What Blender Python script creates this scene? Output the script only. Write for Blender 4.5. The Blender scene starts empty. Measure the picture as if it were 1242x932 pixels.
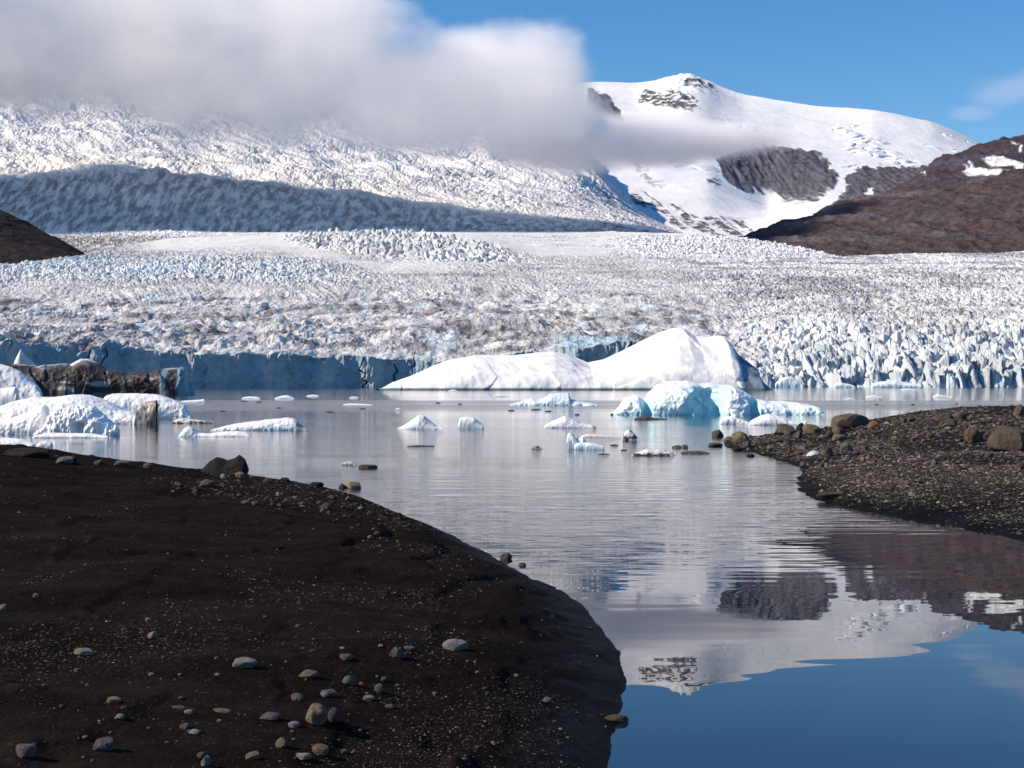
import bpy, math, random
import numpy as np
from mathutils import Vector

random.seed(7)
RNG = np.random.default_rng(11)
S = bpy.context.scene
COL = S.collection
# ------------------------------------------------------------------ frame of reference
# metres; the lake surface is z = 0, the camera stands at the origin looking along +Y
F, CX, HZ, EYE = 1725.0, 621.0, 466.0, 2.4
def dist_on_water(y):            # distance at which the lake is seen at photo row y
    return EYE * F / (y - HZ)
def at(x, y, d):
    return ((x - CX) / F * d, d, EYE + (HZ - y) / F * d)
def ip(x, pts):
    a = np.array(pts, float)
    return np.interp(x, a[:, 0], a[:, 1])
def smooth(e0, e1, x):
    t = np.clip((x - e0) / (e1 - e0), 0, 1)
    return t * t * (3 - 2 * t)

# ------------------------------------------------------------------ noise
def _h(ix, iy, iz, seed):
    with np.errstate(over='ignore'):
        n = (ix.astype(np.int64) * 374761393 + iy.astype(np.int64) * 668265263 + iz * 2147483647 + seed * 1274126177) & 0xffffffff
        n = ((n ^ (n >> 13)) * 1274126177) & 0xffffffff
        n = ((n ^ (n >> 16)) * 2246822519) & 0xffffffff
        n = n ^ (n >> 15)
    return n
def _r(n):
    return (n & 0xffff) / 65535.0
def perlin(x, y, seed=0):
    x = np.asarray(x, float); y = np.asarray(y, float)
    ix = np.floor(x); iy = np.floor(y); fx = x - ix; fy = y - iy
    ux = fx * fx * fx * (fx * (fx * 6 - 15) + 10); uy = fy * fy * fy * (fy * (fy * 6 - 15) + 10)
    def g(ax, ay):
        a = _r(_h(ix + ax, iy + ay, 0, seed)) * 6.2831853
        return np.cos(a) * (fx - ax) + np.sin(a) * (fy - ay)
    n0 = g(0, 0) * (1 - ux) + g(1, 0) * ux
    n1 = g(0, 1) * (1 - ux) + g(1, 1) * ux
    return (n0 * (1 - uy) + n1 * uy) * 1.5
def fbm(x, y, o=4, seed=0, gain=.5):
    s = 0; a = 1; t = 0
    for k in range(o):
        s = s + a * perlin(x, y, seed + k * 17); t += a; a *= gain; x = x * 2.03 + 7.1; y = y * 2.03 - 3.7
    return s / t
def ridged(x, y, o=4, seed=0, gain=.5):
    s = 0; a = 1; t = 0
    for k in range(o):
        s = s + a * (1 - np.abs(perlin(x, y, seed + k * 17)) * 1.6); t += a; a *= gain; x = x * 2.03 + 7.1; y = y * 2.03 - 3.7
    return s / t
def vnoise3(p, seed=0):
    i = np.floor(p); f = p - i; u = f * f * (3 - 2 * f)
    def v(a, b, c):
        return _r(_h(i[..., 0] + a, i[..., 1] + b, (i[..., 2] + c).astype(np.int64), seed))
    x00 = v(0, 0, 0) * (1 - u[..., 0]) + v(1, 0, 0) * u[..., 0]; x10 = v(0, 1, 0) * (1 - u[..., 0]) + v(1, 1, 0) * u[..., 0]
    x01 = v(0, 0, 1) * (1 - u[..., 0]) + v(1, 0, 1) * u[..., 0]; x11 = v(0, 1, 1) * (1 - u[..., 0]) + v(1, 1, 1) * u[..., 0]
    y0 = x00 * (1 - u[..., 1]) + x10 * u[..., 1]; y1 = x01 * (1 - u[..., 1]) + x11 * u[..., 1]
    return (y0 * (1 - u[..., 2]) + y1 * u[..., 2]) * 2 - 1
def fbm3(p, o=4, seed=0, gain=.5):
    s = 0; a = 1; t = 0
    for k in range(o):
        s = s + a * vnoise3(p, seed + k * 31); t += a; a *= gain; p = p * 2.03 + 5.3
    return s / t
def worley(x, y, seed=0, jit=.95):
    """nearest and second nearest cell point: f1, f2, cell hash, offset from the nearest point"""
    ix = np.floor(x); iy = np.floor(y)
    f1 = np.full(x.shape, 9.); f2 = np.full(x.shape, 9.); hid = np.zeros(x.shape, np.int64)
    ox = np.zeros(x.shape); oy = np.zeros(x.shape)
    for a in (-1, 0, 1):
        for b in (-1, 0, 1):
            n = _h(ix + a, iy + b, 0, seed)
            dx = x - (ix + a + .5 + jit * (_r(n) - .5)); dy = y - (iy + b + .5 + jit * (_r(n >> 16) - .5))
            d = np.hypot(dx, dy)
            c = d < f1
            f2 = np.where(c, f1, np.minimum(f2, d))
            hid = np.where(c, n, hid); ox = np.where(c, dx, ox); oy = np.where(c, dy, oy); f1 = np.where(c, d, f1)
    return f1, f2, hid, ox, oy
def seracs(X, Y, size, asp, rot, seed, tilt=1.0, crack=.22):
    """broken ice blocks: every cell a tilted block of its own height, deep clefts between them"""
    c, s = math.cos(rot), math.sin(rot)
    w = size * .35
    wx = X + w * fbm(X / size / 1.7, Y / size / 1.7, 2, seed + 3); wy = Y + w * fbm(X / size / 1.7 + 9, Y / size / 1.7, 2, seed + 4)
    u = (wx * c + wy * s) / (size * asp); v = (-wx * s + wy * c) / size
    f1, f2, hid, ox, oy = worley(u, v, seed)
    r1 = _r(hid); a = _r(hid >> 7) * 6.283; m = .3 + .7 * _r(hid >> 12)
    top = .35 + .65 * r1 + tilt * m * (np.cos(a) * ox + np.sin(a) * oy)
    edge = smooth(0.0, crack, f2 - f1)
    return top * (.25 + .75 * edge) - .25 * (1 - edge), edge, r1

# ------------------------------------------------------------------ object helpers
def tag(o, label=None, cat=None, group=None, kind=None):
    for k, v in (('label', label), ('category', cat), ('group', group), ('kind', kind)):
        if v: o[k] = v
    return o
def link(name, me, mat=None, parent=None):
    o = bpy.data.objects.new(name, me); COL.objects.link(o)
    if mat: me.materials.append(mat)
    if parent: o.parent = parent
    return o
def raw_mesh(name, V, Fc, attrs=None, sm=True):
    me = bpy.data.meshes.new(name)
    V = np.ascontiguousarray(V, np.float32); Fc = np.ascontiguousarray(Fc, np.int32)
    n, k = Fc.shape
    me.vertices.add(len(V)); me.vertices.foreach_set('co', V.ravel())
    me.loops.add(n * k); me.loops.foreach_set('vertex_index', Fc.ravel())
    me.polygons.add(n); me.polygons.foreach_set('loop_start', np.arange(n, dtype=np.int32) * k)
    me.polygons.foreach_set('use_smooth', np.full(n, sm))
    for an, av in (attrs or {}).items():
        av = np.asarray(av, np.float32)
        if av.ndim == 2:
            a = me.attributes.new(an, 'FLOAT_COLOR', 'POINT')
            a.data.foreach_set('color', np.concatenate([av, np.ones((len(av), 1), np.float32)], 1).ravel())
        else:
            a = me.attributes.new(an, 'FLOAT', 'POINT'); a.data.foreach_set('value', av)
    me.update(calc_edges=True); me.validate()
    return me
def grid_mesh(name, P, attrs=None, sm=True):
    R, C = P.shape[:2]
    i = np.arange(R * C).reshape(R, C)
    Fc = np.stack([i[:-1, :-1], i[:-1, 1:], i[1:, 1:], i[1:, :-1]], -1).reshape(-1, 4)
    return raw_mesh(name, P.reshape(-1, 3), Fc, {k: v.reshape(R * C, *v.shape[2:]) for k, v in (attrs or {}).items()}, sm)
def mixc(a, b, t):
    return np.asarray(a, float) * (1 - t[..., None]) + np.asarray(b, float) * t[..., None]

# ------------------------------------------------------------------ materials
class NT:
    def __init__(s, name):
        s.m = bpy.data.materials.new(name); s.m.use_nodes = True; s.t = s.m.node_tree; s.t.nodes.clear()
        s.out = s.n('ShaderNodeOutputMaterial')
    def n(s, ty, ins=None, **kw):
        x = s.t.nodes.new(ty)
        for k, v in kw.items(): setattr(x, k, v)
        for k, v in (ins or {}).items():
            if hasattr(v, 'is_output') or isinstance(v, bpy.types.NodeSocket): s.t.links.new(v, x.inputs[k])
            else: x.inputs[k].default_value = v
        return x
    def l(s, a, b): s.t.links.new(a, b)
    def math(s, op, a, b=0.0, c=None):
        x = s.n('ShaderNodeMath', {0: a, 1: b}, operation=op)
        if c is not None:
            if isinstance(c, bpy.types.NodeSocket): s.l(c, x.inputs[2])
            else: x.inputs[2].default_value = c
        return x.outputs[0]
    def noise(s, co, scale, det=4, rough=.55, dist=0.0):
        x = s.n('ShaderNodeTexNoise', {'Scale': scale, 'Detail': det, 'Roughness': rough, 'Distortion': dist})
        if co is not None: s.l(co, x.inputs['Vector'])
        return x
    def ramp(s, fac, a, b):
        return s.n('ShaderNodeMapRange', {'Value': fac, 'From Min': a, 'From Max': b}, interpolation_type='SMOOTHSTEP').outputs[0]
    def mixrgb(s, fac, a, b, mode='MIX'):
        x = s.n('ShaderNodeMix', data_type='RGBA', blend_type=mode)
        for sock, v in ((x.inputs[0], fac), (x.inputs[6], a), (x.inputs[7], b)):
            if isinstance(v, bpy.types.NodeSocket): s.l(v, sock)
            else: sock.default_value = v
        return x.outputs[2]
def principled(t, base, rough, normal=None, spec=.3, **kw):
    ins = {'Roughness': rough, 'Specular IOR Level': spec, 'Base Color': base}
    ins.update(kw)
    b = t.n('ShaderNodeBsdfPrincipled', ins)
    if normal is not None: t.l(normal, b.inputs['Normal'])
    t.l(b.outputs[0], t.out.inputs['Surface'])
    return b
def mat_attr(name, scale, var=.25, bump=.3, bscale=None, bdist=1.0, rough=.7, spec=.2, sss=0.0, sss_r=None, sss_scale=1.0):
    """albedo from the mesh's own attribute, broken up by fine noise, plus a fine bump"""
    t = NT(name); co = t.n('ShaderNodeNewGeometry').outputs['Position']
    a = t.n('ShaderNodeAttribute', attribute_name='albedo').outputs['Color']
    n1 = t.noise(co, scale, 6, .65)
    f = t.n('ShaderNodeMapRange', {'Value': n1.outputs[0], 'From Min': .3, 'From Max': .7, 'To Min': 1 - var, 'To Max': 1 + var * .5}).outputs[0]
    c = t.n('ShaderNodeVectorMath', {0: a, 'Scale': f}, operation='SCALE').outputs[0]
    n2 = t.noise(co, bscale or scale * 2, 5, .6)
    bm = t.n('ShaderNodeBump', {'Strength': bump, 'Distance': bdist, 'Height': n2.outputs[0]})
    kw = {}
    if sss:
        kw = {'Subsurface Weight': sss, 'Subsurface Radius': sss_r, 'Subsurface Scale': sss_scale}
    principled(t, c, rough, bm.outputs[0], spec, **kw)
    return t.m

M = {}
M['glacier'] = mat_attr('glacier_ice', .25, .22, .5, .5, 1.2)
M['snow'] = mat_attr('mountain_snow_and_rock', .012, .06, .25, .03, 9.0)
M['hill'] = mat_attr('brown_hillside', .03, .55, .9, .06, 9.0, rough=.9, spec=.1)
M['berg'] = mat_attr('iceberg_ice', 1.3, .06, .35, 2.6, .12, rough=.45, spec=.4, sss=.2, sss_r=(.35, .5, .6), sss_scale=.25)
M['far_berg'] = mat_attr('far_iceberg_ice', .25, .08, .35, .6, .5, rough=.6, spec=.3)

# sand of the two banks
def make_sand():
    t = NT('black_sand'); co = t.n('ShaderNodeNewGeometry').outputs['Position']
    wet = t.n('ShaderNodeAttribute', attribute_name='wet').outputs['Fac']
    grv = t.n('ShaderNodeAttribute', attribute_name='gravel').outputs['Fac']
    big = t.noise(co, .55, 4, .6); fine = t.noise(co, 38, 5, .7); mid = t.noise(co, 6, 5, .65)
    streak = t.noise(t.n('ShaderNodeMapping', {'Vector': co, 'Scale': (.5, 1.6, 1), 'Rotation': (0, 0, .3)}).outputs[0], 1.3, 5, .6)
    base = t.mixrgb(t.ramp(streak.outputs[0], .35, .7), (.0066, .0046, .0039, 1), (.0130, .0096, .0081, 1))
    base = t.mixrgb(t.ramp(fine.outputs[0], .54, .72), base, (.036, .029, .025, 1))
    gcol = t.mixrgb(t.ramp(mid.outputs[0], .35, .7), (.036, .028, .021, 1), (.095, .075, .056, 1))
    gcol = t.mixrgb(t.ramp(fine.outputs[0], .35, .65), gcol, (.05, .042, .036, 1))
    grv = t.math('MULTIPLY', grv, t.ramp(t.n('ShaderNodeSeparateXYZ', {0: co}).outputs['X'], 0.0, 6.0))
    gmask = t.math('MULTIPLY', grv, t.ramp(big.outputs[0], .25, .55))
    base = t.mixrgb(gmask, base, gcol)
    base = t.mixrgb(wet, base, (.0052, .0038, .0034, 1))
    h = t.math('ADD', t.math('MULTIPLY', fine.outputs[0], .35), t.math('MULTIPLY', mid.outputs[0], .65))
    bm = t.n('ShaderNodeBump', {'Strength': .55, 'Distance': .05, 'Height': h})
    ro = t.n('ShaderNodeMapRange', {'Value': wet, 'To Min': .95, 'To Max': .6}).outputs[0]
    principled(t, base, ro, bm.outputs[0], t.n('ShaderNodeMapRange', {'Value': wet, 'To Min': .01, 'To Max': .035}).outputs[0])
    return t.m
M['sand'] = make_sand()

def make_rock(name, wetrough=.85):
    t = NT(name); tc = t.n('ShaderNodeTexCoord').outputs['Object']
    oi = t.n('ShaderNodeObjectInfo')
    co = t.n('ShaderNodeVectorMath', {0: tc, 1: t.n('ShaderNodeCombineXYZ', {0: t.math('MULTIPLY', oi.outputs['Random'], 40.0)}).outputs[0]}, operation='ADD').outputs[0]
    a = t.noise(co, 2.2, 6, .65); b = t.noise(co, 11, 5, .7)
    f = t.math('ADD', t.math('MULTIPLY', t.ramp(a.outputs[0], .3, .7), .6), t.math('MULTIPLY', b.outputs[0], .8))
    c = t.n('ShaderNodeVectorMath', {0: oi.outputs['Color'], 'Scale': t.math('ADD', f, .3)}, operation='SCALE').outputs[0]
    h = t.math('ADD', a.outputs[0], t.math('MULTIPLY', b.outputs[0], .35))
    bm = t.n('ShaderNodeBump', {'Strength': .8, 'Distance': .16, 'Height': h})
    principled(t, c, wetrough, bm.outputs[0], .25)
    return t.m
M['rock'] = make_rock('weathered_stone')

def make_pebbles():
    t = NT('gravel_stones'); a = t.n('ShaderNodeAttribute', attribute_name='albedo').outputs['Color']
    principled(t, a, .85, None, .2)
    return t.m
M['pebble'] = make_pebbles()

def make_water():
    t = NT('lake_water'); co = t.n('ShaderNodeNewGeometry').outputs['Position']
    sp = t.n('ShaderNodeSeparateXYZ', {0: co})
    # ruffled further out, mirror calm near the shore, in drifting streaks
    str_ = t.noise(t.n('ShaderNodeMapping', {'Vector': co, 'Scale': (.012, .05, 1)}).outputs[0], 1.0, 4, .6)
    cat = t.noise(t.n('ShaderNodeMapping', {'Vector': co, 'Scale': (.10, .42, 1)}).outputs[0], 1.0, 3, .55)
    yd = t.math('ADD', sp.outputs['Y'], t.math('MULTIPLY', sp.outputs['X'], -.8))
    yd = t.math('ADD', yd, t.math('MULTIPLY', t.math('SUBTRACT', cat.outputs[0], .5), 8.0))
    ruf = t.ramp(yd, 13.0, 27.0)
    far = t.ramp(sp.outputs['Y'], 90.0, 170.0)
    w0 = t.noise(t.n('ShaderNodeMapping', {'Vector': co, 'Scale': (.15, .95, 1)}).outputs[0], 1.0, 2, .5)      # slow swell
    w1 = t.noise(t.n('ShaderNodeMapping', {'Vector': co, 'Scale': (.45, 2.6, 1)}).outputs[0], 1.0, 2, .5)
    w2 = t.noise(t.n('ShaderNodeMapping', {'Vector': co, 'Scale': (5.0, 11.0, 1)}).outputs[0], 1.0, 3, .6)
    slick = t.ramp(str_.outputs[0], .40, .62)
    amp = t.math('MULTIPLY', ruf, t.math('ADD', t.math('MULTIPLY', slick, .65), .5))
    strip = t.math('ADD', sp.outputs['Y'], t.math('MULTIPLY', t.math('SUBTRACT', str_.outputs[0], .5), 70.0))
    strip = t.math('MULTIPLY', t.ramp(strip, 128.0, 142.0), t.ramp(strip, 215.0, 196.0))
    amp = t.math('ADD', amp, t.math('MULTIPLY', strip, 1.6))
    h = t.math('MULTIPLY', w0.outputs[0], .0026)
    h = t.math('ADD', h, t.math('MULTIPLY', t.math('MULTIPLY', w1.outputs[0], amp), .020))
    h = t.math('ADD', h, t.math('MULTIPLY', t.math('MULTIPLY', w2.outputs[0], t.math('MULTIPLY', amp, t.ramp(yd, 24.0, 44.0))), .0035))
    bm = t.n('ShaderNodeBump', {'Strength': 1.0, 'Distance': 1.0, 'Height': h})
    ro = t.math('ADD', t.math('MULTIPLY', t.math('MULTIPLY', amp, t.ramp(yd, 20.0, 44.0)), .05), .004)
    b = principled(t, (.006, .010, .016, 1), ro, bm.outputs[0], .5, IOR=1.55)
    return t.m
M['water'] = make_water()

# ------------------------------------------------------------------ far terrain from stations
XL, XR = -200.0, 1450.0
def gsm(a, sg, ax=-1):
    k = np.exp(-.5 * (np.arange(-int(3 * sg) - 1, int(3 * sg) + 2) / sg) ** 2); k /= k.sum(); p = len(k) // 2
    return np.apply_along_axis(lambda v: np.convolve(np.pad(v, p, 'edge'), k, 'valid'), ax, a)
def stations(cols, st, rows, sm=5, smr=0):
    """st: list of (y(x) points, distance(x) points); rows between stations. Returns base px, y, distance, world grids."""
    x = np.linspace(XL, XR, cols)
    ys, ds = [], []
    Y = [ip(x, a) if isinstance(a, list) else np.full(cols, float(a)) for a, b in st]
    Dd = [ip(x, b) if isinstance(b, list) else np.full(cols, float(b)) for a, b in st]
    px1 = (XR - XL) / cols
    Y = [gsm(y, sm / px1) for y in Y]; Dd = [gsm(d, 2.5 * sm / px1) for d in Dd]
    Z = [EYE + (HZ - y) / F * d for y, d in zip(Y, Dd)]
    zz, dd = [], []
    for k in range(len(st) - 1):
        n = rows[k]
        for i in range(n + (k == len(st) - 2)):
            t = i / n
            dd.append(Dd[k] * (1 - t) + Dd[k + 1] * t); zz.append(Z[k] * (1 - t) + Z[k + 1] * t)
    dd = np.array(dd); zz = np.array(zz)
    if smr: zz = gsm(zz, smr, 0)
    X = (x[None, :] - CX) / F * dd
    py = HZ - (zz - EYE) / dd * F
    return np.broadcast_to(x[None, :], dd.shape), py, X, dd, zz

def inside_poly(x, y, poly):
    r = np.zeros(x.shape, bool); n = len(poly)
    for i in range(n):
        x1, y1 = poly[i]; x2, y2 = poly[(i + 1) % n]
        if y1 == y2: continue
        c = ((y1 > y) != (y2 > y)) & (x < (x2 - x1) * (y - y1) / (y2 - y1) + x1)
        r ^= c
    return r
def seg_dist(x, y, poly, closed=True):
    d = np.full(x.shape, 1e9); n = len(poly)
    for i in range(n if closed else n - 1):
        x1, y1 = poly[i]; x2, y2 = poly[(i + 1) % n]
        ex, ey = x2 - x1, y2 - y1; L = ex * ex + ey * ey + 1e-12
        t = np.clip(((x - x1) * ex + (y - y1) * ey) / L, 0, 1)
        d = np.minimum(d, np.hypot(x - x1 - t * ex, y - y1 - t * ey))
    return d
def sdf(x, y, poly):
    d = seg_dist(x, y, poly)
    return np.where(inside_poly(x, y, poly), d, -d)

SNOW = np.array([.82, .83, .84]); ICE = np.array([.62, .74, .80]); BLUE = np.array([.34, .55, .68])
DIRT = np.array([.265, .254, .262]); ASH = np.array([.07, .06, .058]); ROCK = np.array([.115, .110, .128]); BROWN = np.array([.078, .060, .064])  # ROCK is lightened: distance haze put into its colour

def build_glacier():
    # the tongue that ends in the lake
    crest = [(-330, 335), (0, 322), (60, 318), (100, 312), (150, 298), (200, 290), (300, 286), (350, 286), (450, 284), (520, 288), (580, 298), (640, 311), (700, 313), (900, 314), (1010, 312), (1120, 309), (1242, 308), (1570, 312)]
    st = [([(-330, 472), (1570, 470.5)], [(-330, 900), (0, 940), (500, 1060), (620, 1060), (900, 1050), (1570, 1080)]),
          ([(-330, 415), (0, 418), (60, 424), (110, 418), (200, 428), (330, 429), (470, 436), (560, 440), (660, 428), (690, 418), (770, 416), (800, 440), (900, 452), (960, 458), (1242, 457), (1570, 455)], [(-330, 904), (0, 944), (500, 1064), (620, 1066), (900, 1060), (1570, 1090)]),
          ([(-330, 398), (470, 405), (800, 402), (960, 412), (1242, 410), (1570, 408)], [(-330, 1300), (900, 1300), (1000, 1230), (1570, 1250)]),
          ([(-330, 368), (470, 368), (800, 366), (1242, 360), (1570, 358)], [(-330, 1700), (1570, 1620)]),
          ([(-330, 345), (0, 340), (200, 326), (350, 325), (620, 335), (1242, 328), (1570, 328)], 2050),
          (crest, [(-330, 2300), (100, 2400), (200, 2800), (500, 2800), (640, 2500), (1570, 2450)]),
          ([(-330, 360), (0, 340), (100, 325), (200, 297), (500, 296), (640, 322), (1242, 322), (1570, 325)], [(-330, 2700), (100, 2800), (200, 3150), (500, 3150), (640, 2850), (1570, 2800)])]
    NF = 44
    rows = [NF, 200, 210, 170, 170, 16]
    px, py, X, Dd, Z = stations(1750, st, rows)
    rr = np.arange(Dd.shape[0])[:, None]
    u = smooth(NF, NF + 46, rr)
    # zones
    wob = 26 * fbm(X / 150, Dd / 150, 3, 19)
    right = smooth(850, 1010, px + 60 * fbm(X / 90, Dd / 200, 3, 18) + (Dd - 1100) * .12)
    yl = py + wob * .35
    teal = smooth(348, 338, yl) * smooth(310, 322, yl) * smooth(500, 300, px) * (rr < NF + 750)     # bluish steps on the left
    rl = ip(px, [(-330, 300), (340, 292), (430, 309), (540, 318), (640, 318), (1570, 318)])
    ridge = smooth(335, 380, px) * smooth(660, 590, px) * smooth(rl + 3, rl - 3, py)
    plain = smooth(310, 297, py + wob * .2) * smooth(90, 190, px) * smooth(600, 520, px) * (1 - ridge)
    plain = np.maximum(plain, .8 * np.exp(-((yl - ip(px, [(-330, 300), (330, 300), (450, 322), (620, 330), (1570, 330)])) / 7) ** 2) * smooth(330, 380, px) * smooth(600, 500, px))
    dirty = smooth(346, 366, yl) * (1 - right)
    hA, eA, rA = seracs(X, Dd / 2.1, 8.6, 1.1, .35, 3, 1.5, .3)
    hA2, eA2, _ = seracs(X + 31, Dd / 2.0, 5.0, 1.2, .1, 4, 1.3)
    hB, eB, rB = seracs(X, Dd / 2.4, 5.2, 1.3, -.35, 5, 1.2)
    hC, eC, rC = seracs(X, Dd / 3.2, 13, 1.5, .15, 9, .9, .5)
    hD, eD, rD = seracs(X, Dd / 2.2, 12, 1.2, -.6, 12, 1.5, .35)
    spires = ridged(X / 12.5, Dd / 36, 4, 41)
    nearf = smooth(372, 430, py + 18 * fbm(X / 60, Dd / 60, 3, 20)); topw = smooth(335, 322, py)
    ampA = 3.2 + 8.2 * nearf - 1.4 * topw
    hmp = right * (ampA * (hA * .7 + spires * .5 - .35) + 1.7 * hA2 * (1 - .4 * topw))
    mid = 1 - right
    lef = smooth(620, 250, px) * smooth(372, 420, py)
    hum = ridged(X / 26, Dd / 85, 4, 61, .42) - .5
    hmp = hmp + mid * dirty * ((1.3 + 1.6 * lef) * hC * (.4 + .6 * eC) + (4.0 + 4.0 * lef) * hum * smooth(.0, .4, .25 + fbm(X / 70, Dd / 160, 2, 62)) + .6 * hB + 4.5 * fbm(X / 55, Dd / 120, 3, 63))
    arc = Dd + .00022 * (X - 60) ** 2 + 14 * fbm(X / 120, Dd / 160, 3, 107)
    crev = ridged(X / 150, arc / 34, 4, 108, .55) - .5; crev2 = ridged((X + .35 * Dd) / 16, Dd / 240, 3, 109) - .5
    hmp = hmp + (mid * (1 - plain) * (1 - .4 * ridge) + right * (1 - nearf) * .6) * (6.5 * crev + 2.6 * crev2 * smooth(-.1, .3, fbm(X / 130, Dd / 260, 2, 110)))
    hmp = hmp + mid * (1 - dirty) * (1 - plain) * (1 - ridge) * ((.9 + 2.0 * teal) * hB + .8 * hD * (1 - teal) + 3 * teal * hD + 2.2 * (ridged((X + .5 * Dd) / 30, (Dd - .3 * X) / 160, 3, 64) - .5))
    hmp = hmp + ridge * 10 * hD + plain * .8 * fbm(X / 20, Dd / 60, 3, 77)
    hmp = hmp + 5 * fbm(X / 160, Dd / 160, 3, 5) * smooth(1010, 1200, Dd)
    hmp = hmp * (.10 + .90 * u) * (rr >= NF)
    Z2 = Z + hmp
    # the ice front: slabs and a few clefts, pushed back and forth
    wx = X + 7 * fbm(X / 22, Z / 9, 3, 70)
    cl = np.abs(perlin(wx / 21, X * 0 + .37, 72)); cl2 = smooth(-.05, .25, fbm(X / 60, Z / 30, 2, 74))
    slab = 9 * fbm(wx / 30, Z / 80, 4, 71) - 5 * smooth(.05, .0, cl) * cl2
    but = slab + 3.5 * fbm(X / 14, Z / 30, 4, 15) + 1.5 * fbm(X / 3.5, Z / 14, 3, 16) + right * 5 * (hA - .3)
    edge_no = 14 * fbm(X / 90, X * 0, 3, 23)
    back = np.where(rr <= NF, 1.0, smooth(NF + 60, NF, rr))
    D2 = Dd - (but + edge_no) * back
    lip = smooth(6, NF, rr) * np.where(rr <= NF, 1, smooth(NF + 50, NF, rr))
    Z2 = Z2 + lip * ((6 + 8 * smooth(260, 120, px)) * fbm(X / 22, Dd / 30, 4, 33) + right * (9 * (spires - .5) + 4 * (hA - .3)))
    Z2 = np.where(rr == 0, -2.0, Z2)
    # what the ice is made of: clean white, dirt bands, bare blue ice
    n1 = fbm(X / 17, Dd / 70, 5, 101); n2 = fbm(X / 5.5, Dd / 20, 4, 102); n3 = fbm(X / 110, Dd / 170, 4, 103)
    bands = fbm(X / 300, arc / 55, 4, 105)
    d = np.clip(.44 + .95 * bands + .5 * n3 + .75 * n1 + .25 * n2, 0, 1) * dirty * smooth(346, 384, py + 50 * n3 + 30 * bands)
    d = np.maximum(d, right * smooth(-.15, .45, .7 * n1 + .9 * bands + .7 * n3 + .2 * n2 + .25 * np.exp(-((py - 362) / 22) ** 2) * smooth(1120, 1000, px)) * .85)
    d = np.maximum(d, mid * (1 - dirty) * np.clip(.16 + .9 * bands + .45 * n3 + .4 * n1, 0, .65) * (1 - plain))
    base = mixc(SNOW * (.74 + .16 * topw * right + .16 * plain)[..., None] * np.array([1, .98, .95]), DIRT * 1.12, np.clip(d * 1.2, 0, 1))
    base = mixc(base, ASH * 1.5, np.clip(smooth(.06, .34, n2 * .7 + n1 * .8 + .25 * n3 + .2 * bands) * dirty * .7, 0, 1))
    base = mixc(base, ICE, np.clip(teal * (.35 + .5 * n3) + right * nearf * .30 + ridge * .18 + (1 - eA) * right * .3 + dirty * smooth(.1, .45, fbm(X / 40, Dd / 60, 4, 104)) * .6, 0, .85))
    base = mixc(base, BLUE, np.clip(teal * smooth(.15, .5, n1 + .4 * n3) * .6 + smooth(670, 690, px) * smooth(780, 765, px) * smooth(406, 416, py) * .7, 0, 1))
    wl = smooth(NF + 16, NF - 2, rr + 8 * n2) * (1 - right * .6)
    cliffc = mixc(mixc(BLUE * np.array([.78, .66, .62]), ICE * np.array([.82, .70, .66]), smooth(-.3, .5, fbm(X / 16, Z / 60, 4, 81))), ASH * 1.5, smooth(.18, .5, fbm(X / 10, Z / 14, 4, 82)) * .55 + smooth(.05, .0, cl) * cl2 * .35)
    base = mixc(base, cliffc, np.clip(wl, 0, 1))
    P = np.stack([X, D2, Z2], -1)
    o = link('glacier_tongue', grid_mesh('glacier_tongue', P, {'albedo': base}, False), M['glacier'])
    tag(o, 'wide crevassed white glacier tongue ending in the lake, grey with ash lower down', None, None, 'structure')

    # the flat firn behind it, with the crevassed lobe that falls to the right
    top = [(-330, 290), (0, 286), (150, 282), (560, 281), (700, 281), (830, 283), (900, 290), (960, 300), (1010, 311), (1060, 325), (1570, 420)]
    low = [(-330, 340), (0, 332), (100, 328), (150, 316), (200, 306), (300, 300), (560, 300), (640, 316), (830, 318), (1010, 322), (1570, 430)]
    st = [(low, 2900), (top, [(-330, 3900), (700, 3900), (830, 3600), (1010, 3250), (1570, 3100)]), ([(-330, 300), (830, 292), (1010, 330), (1570, 440)], 4300)]
    px, py, X, Dd, Z = stations(1400, st, [170, 10])
    lobe = smooth(720, 790, px) * smooth(284, 290, py)
    hB, eB, rB = seracs(X, Dd, 9, 1.5, .9, 25, 1.2)
    Z2 = Z + lobe * 6 * hB + (1 - lobe) * (1.3 * fbm(X / 30, Dd / 90, 4, 7) + 2.5 * hB * smooth(.0, .5, fbm(X / 180, Dd / 120, 3, 8)))
    n1 = fbm(X / 90, Dd / 30, 5, 111)
    base = mixc(SNOW * .95, DIRT * 1.6, np.clip(.30 * smooth(500, 600, px) + .6 * n1, 0, .55))
    base = mixc(base, ASH * 1.3, smooth(330, 130, px + 60 * n1) * np.clip(.75 + 1.2 * fbm(X / 25, Dd / 60, 4, 112), 0, 1) * smooth(284, 292, py) * .85)
    Z2 = Z2 + smooth(330, 180, px) * 6 * hB
    o = link('glacier_plateau', grid_mesh('glacier_plateau', np.stack([X, Dd, Z2], -1), {'albedo': base}, False), M['glacier'])
    tag(o, 'flat pale firn field above the tongue, crevassed at its right end', None, None, 'structure')

    # the broken icefall above
    band = [(-330, 206), (0, 208), (150, 208), (250, 212), (330, 222), (420, 232), (500, 246), (600, 258), (720, 270), (800, 280), (860, 296), (1570, 420)]
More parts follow.
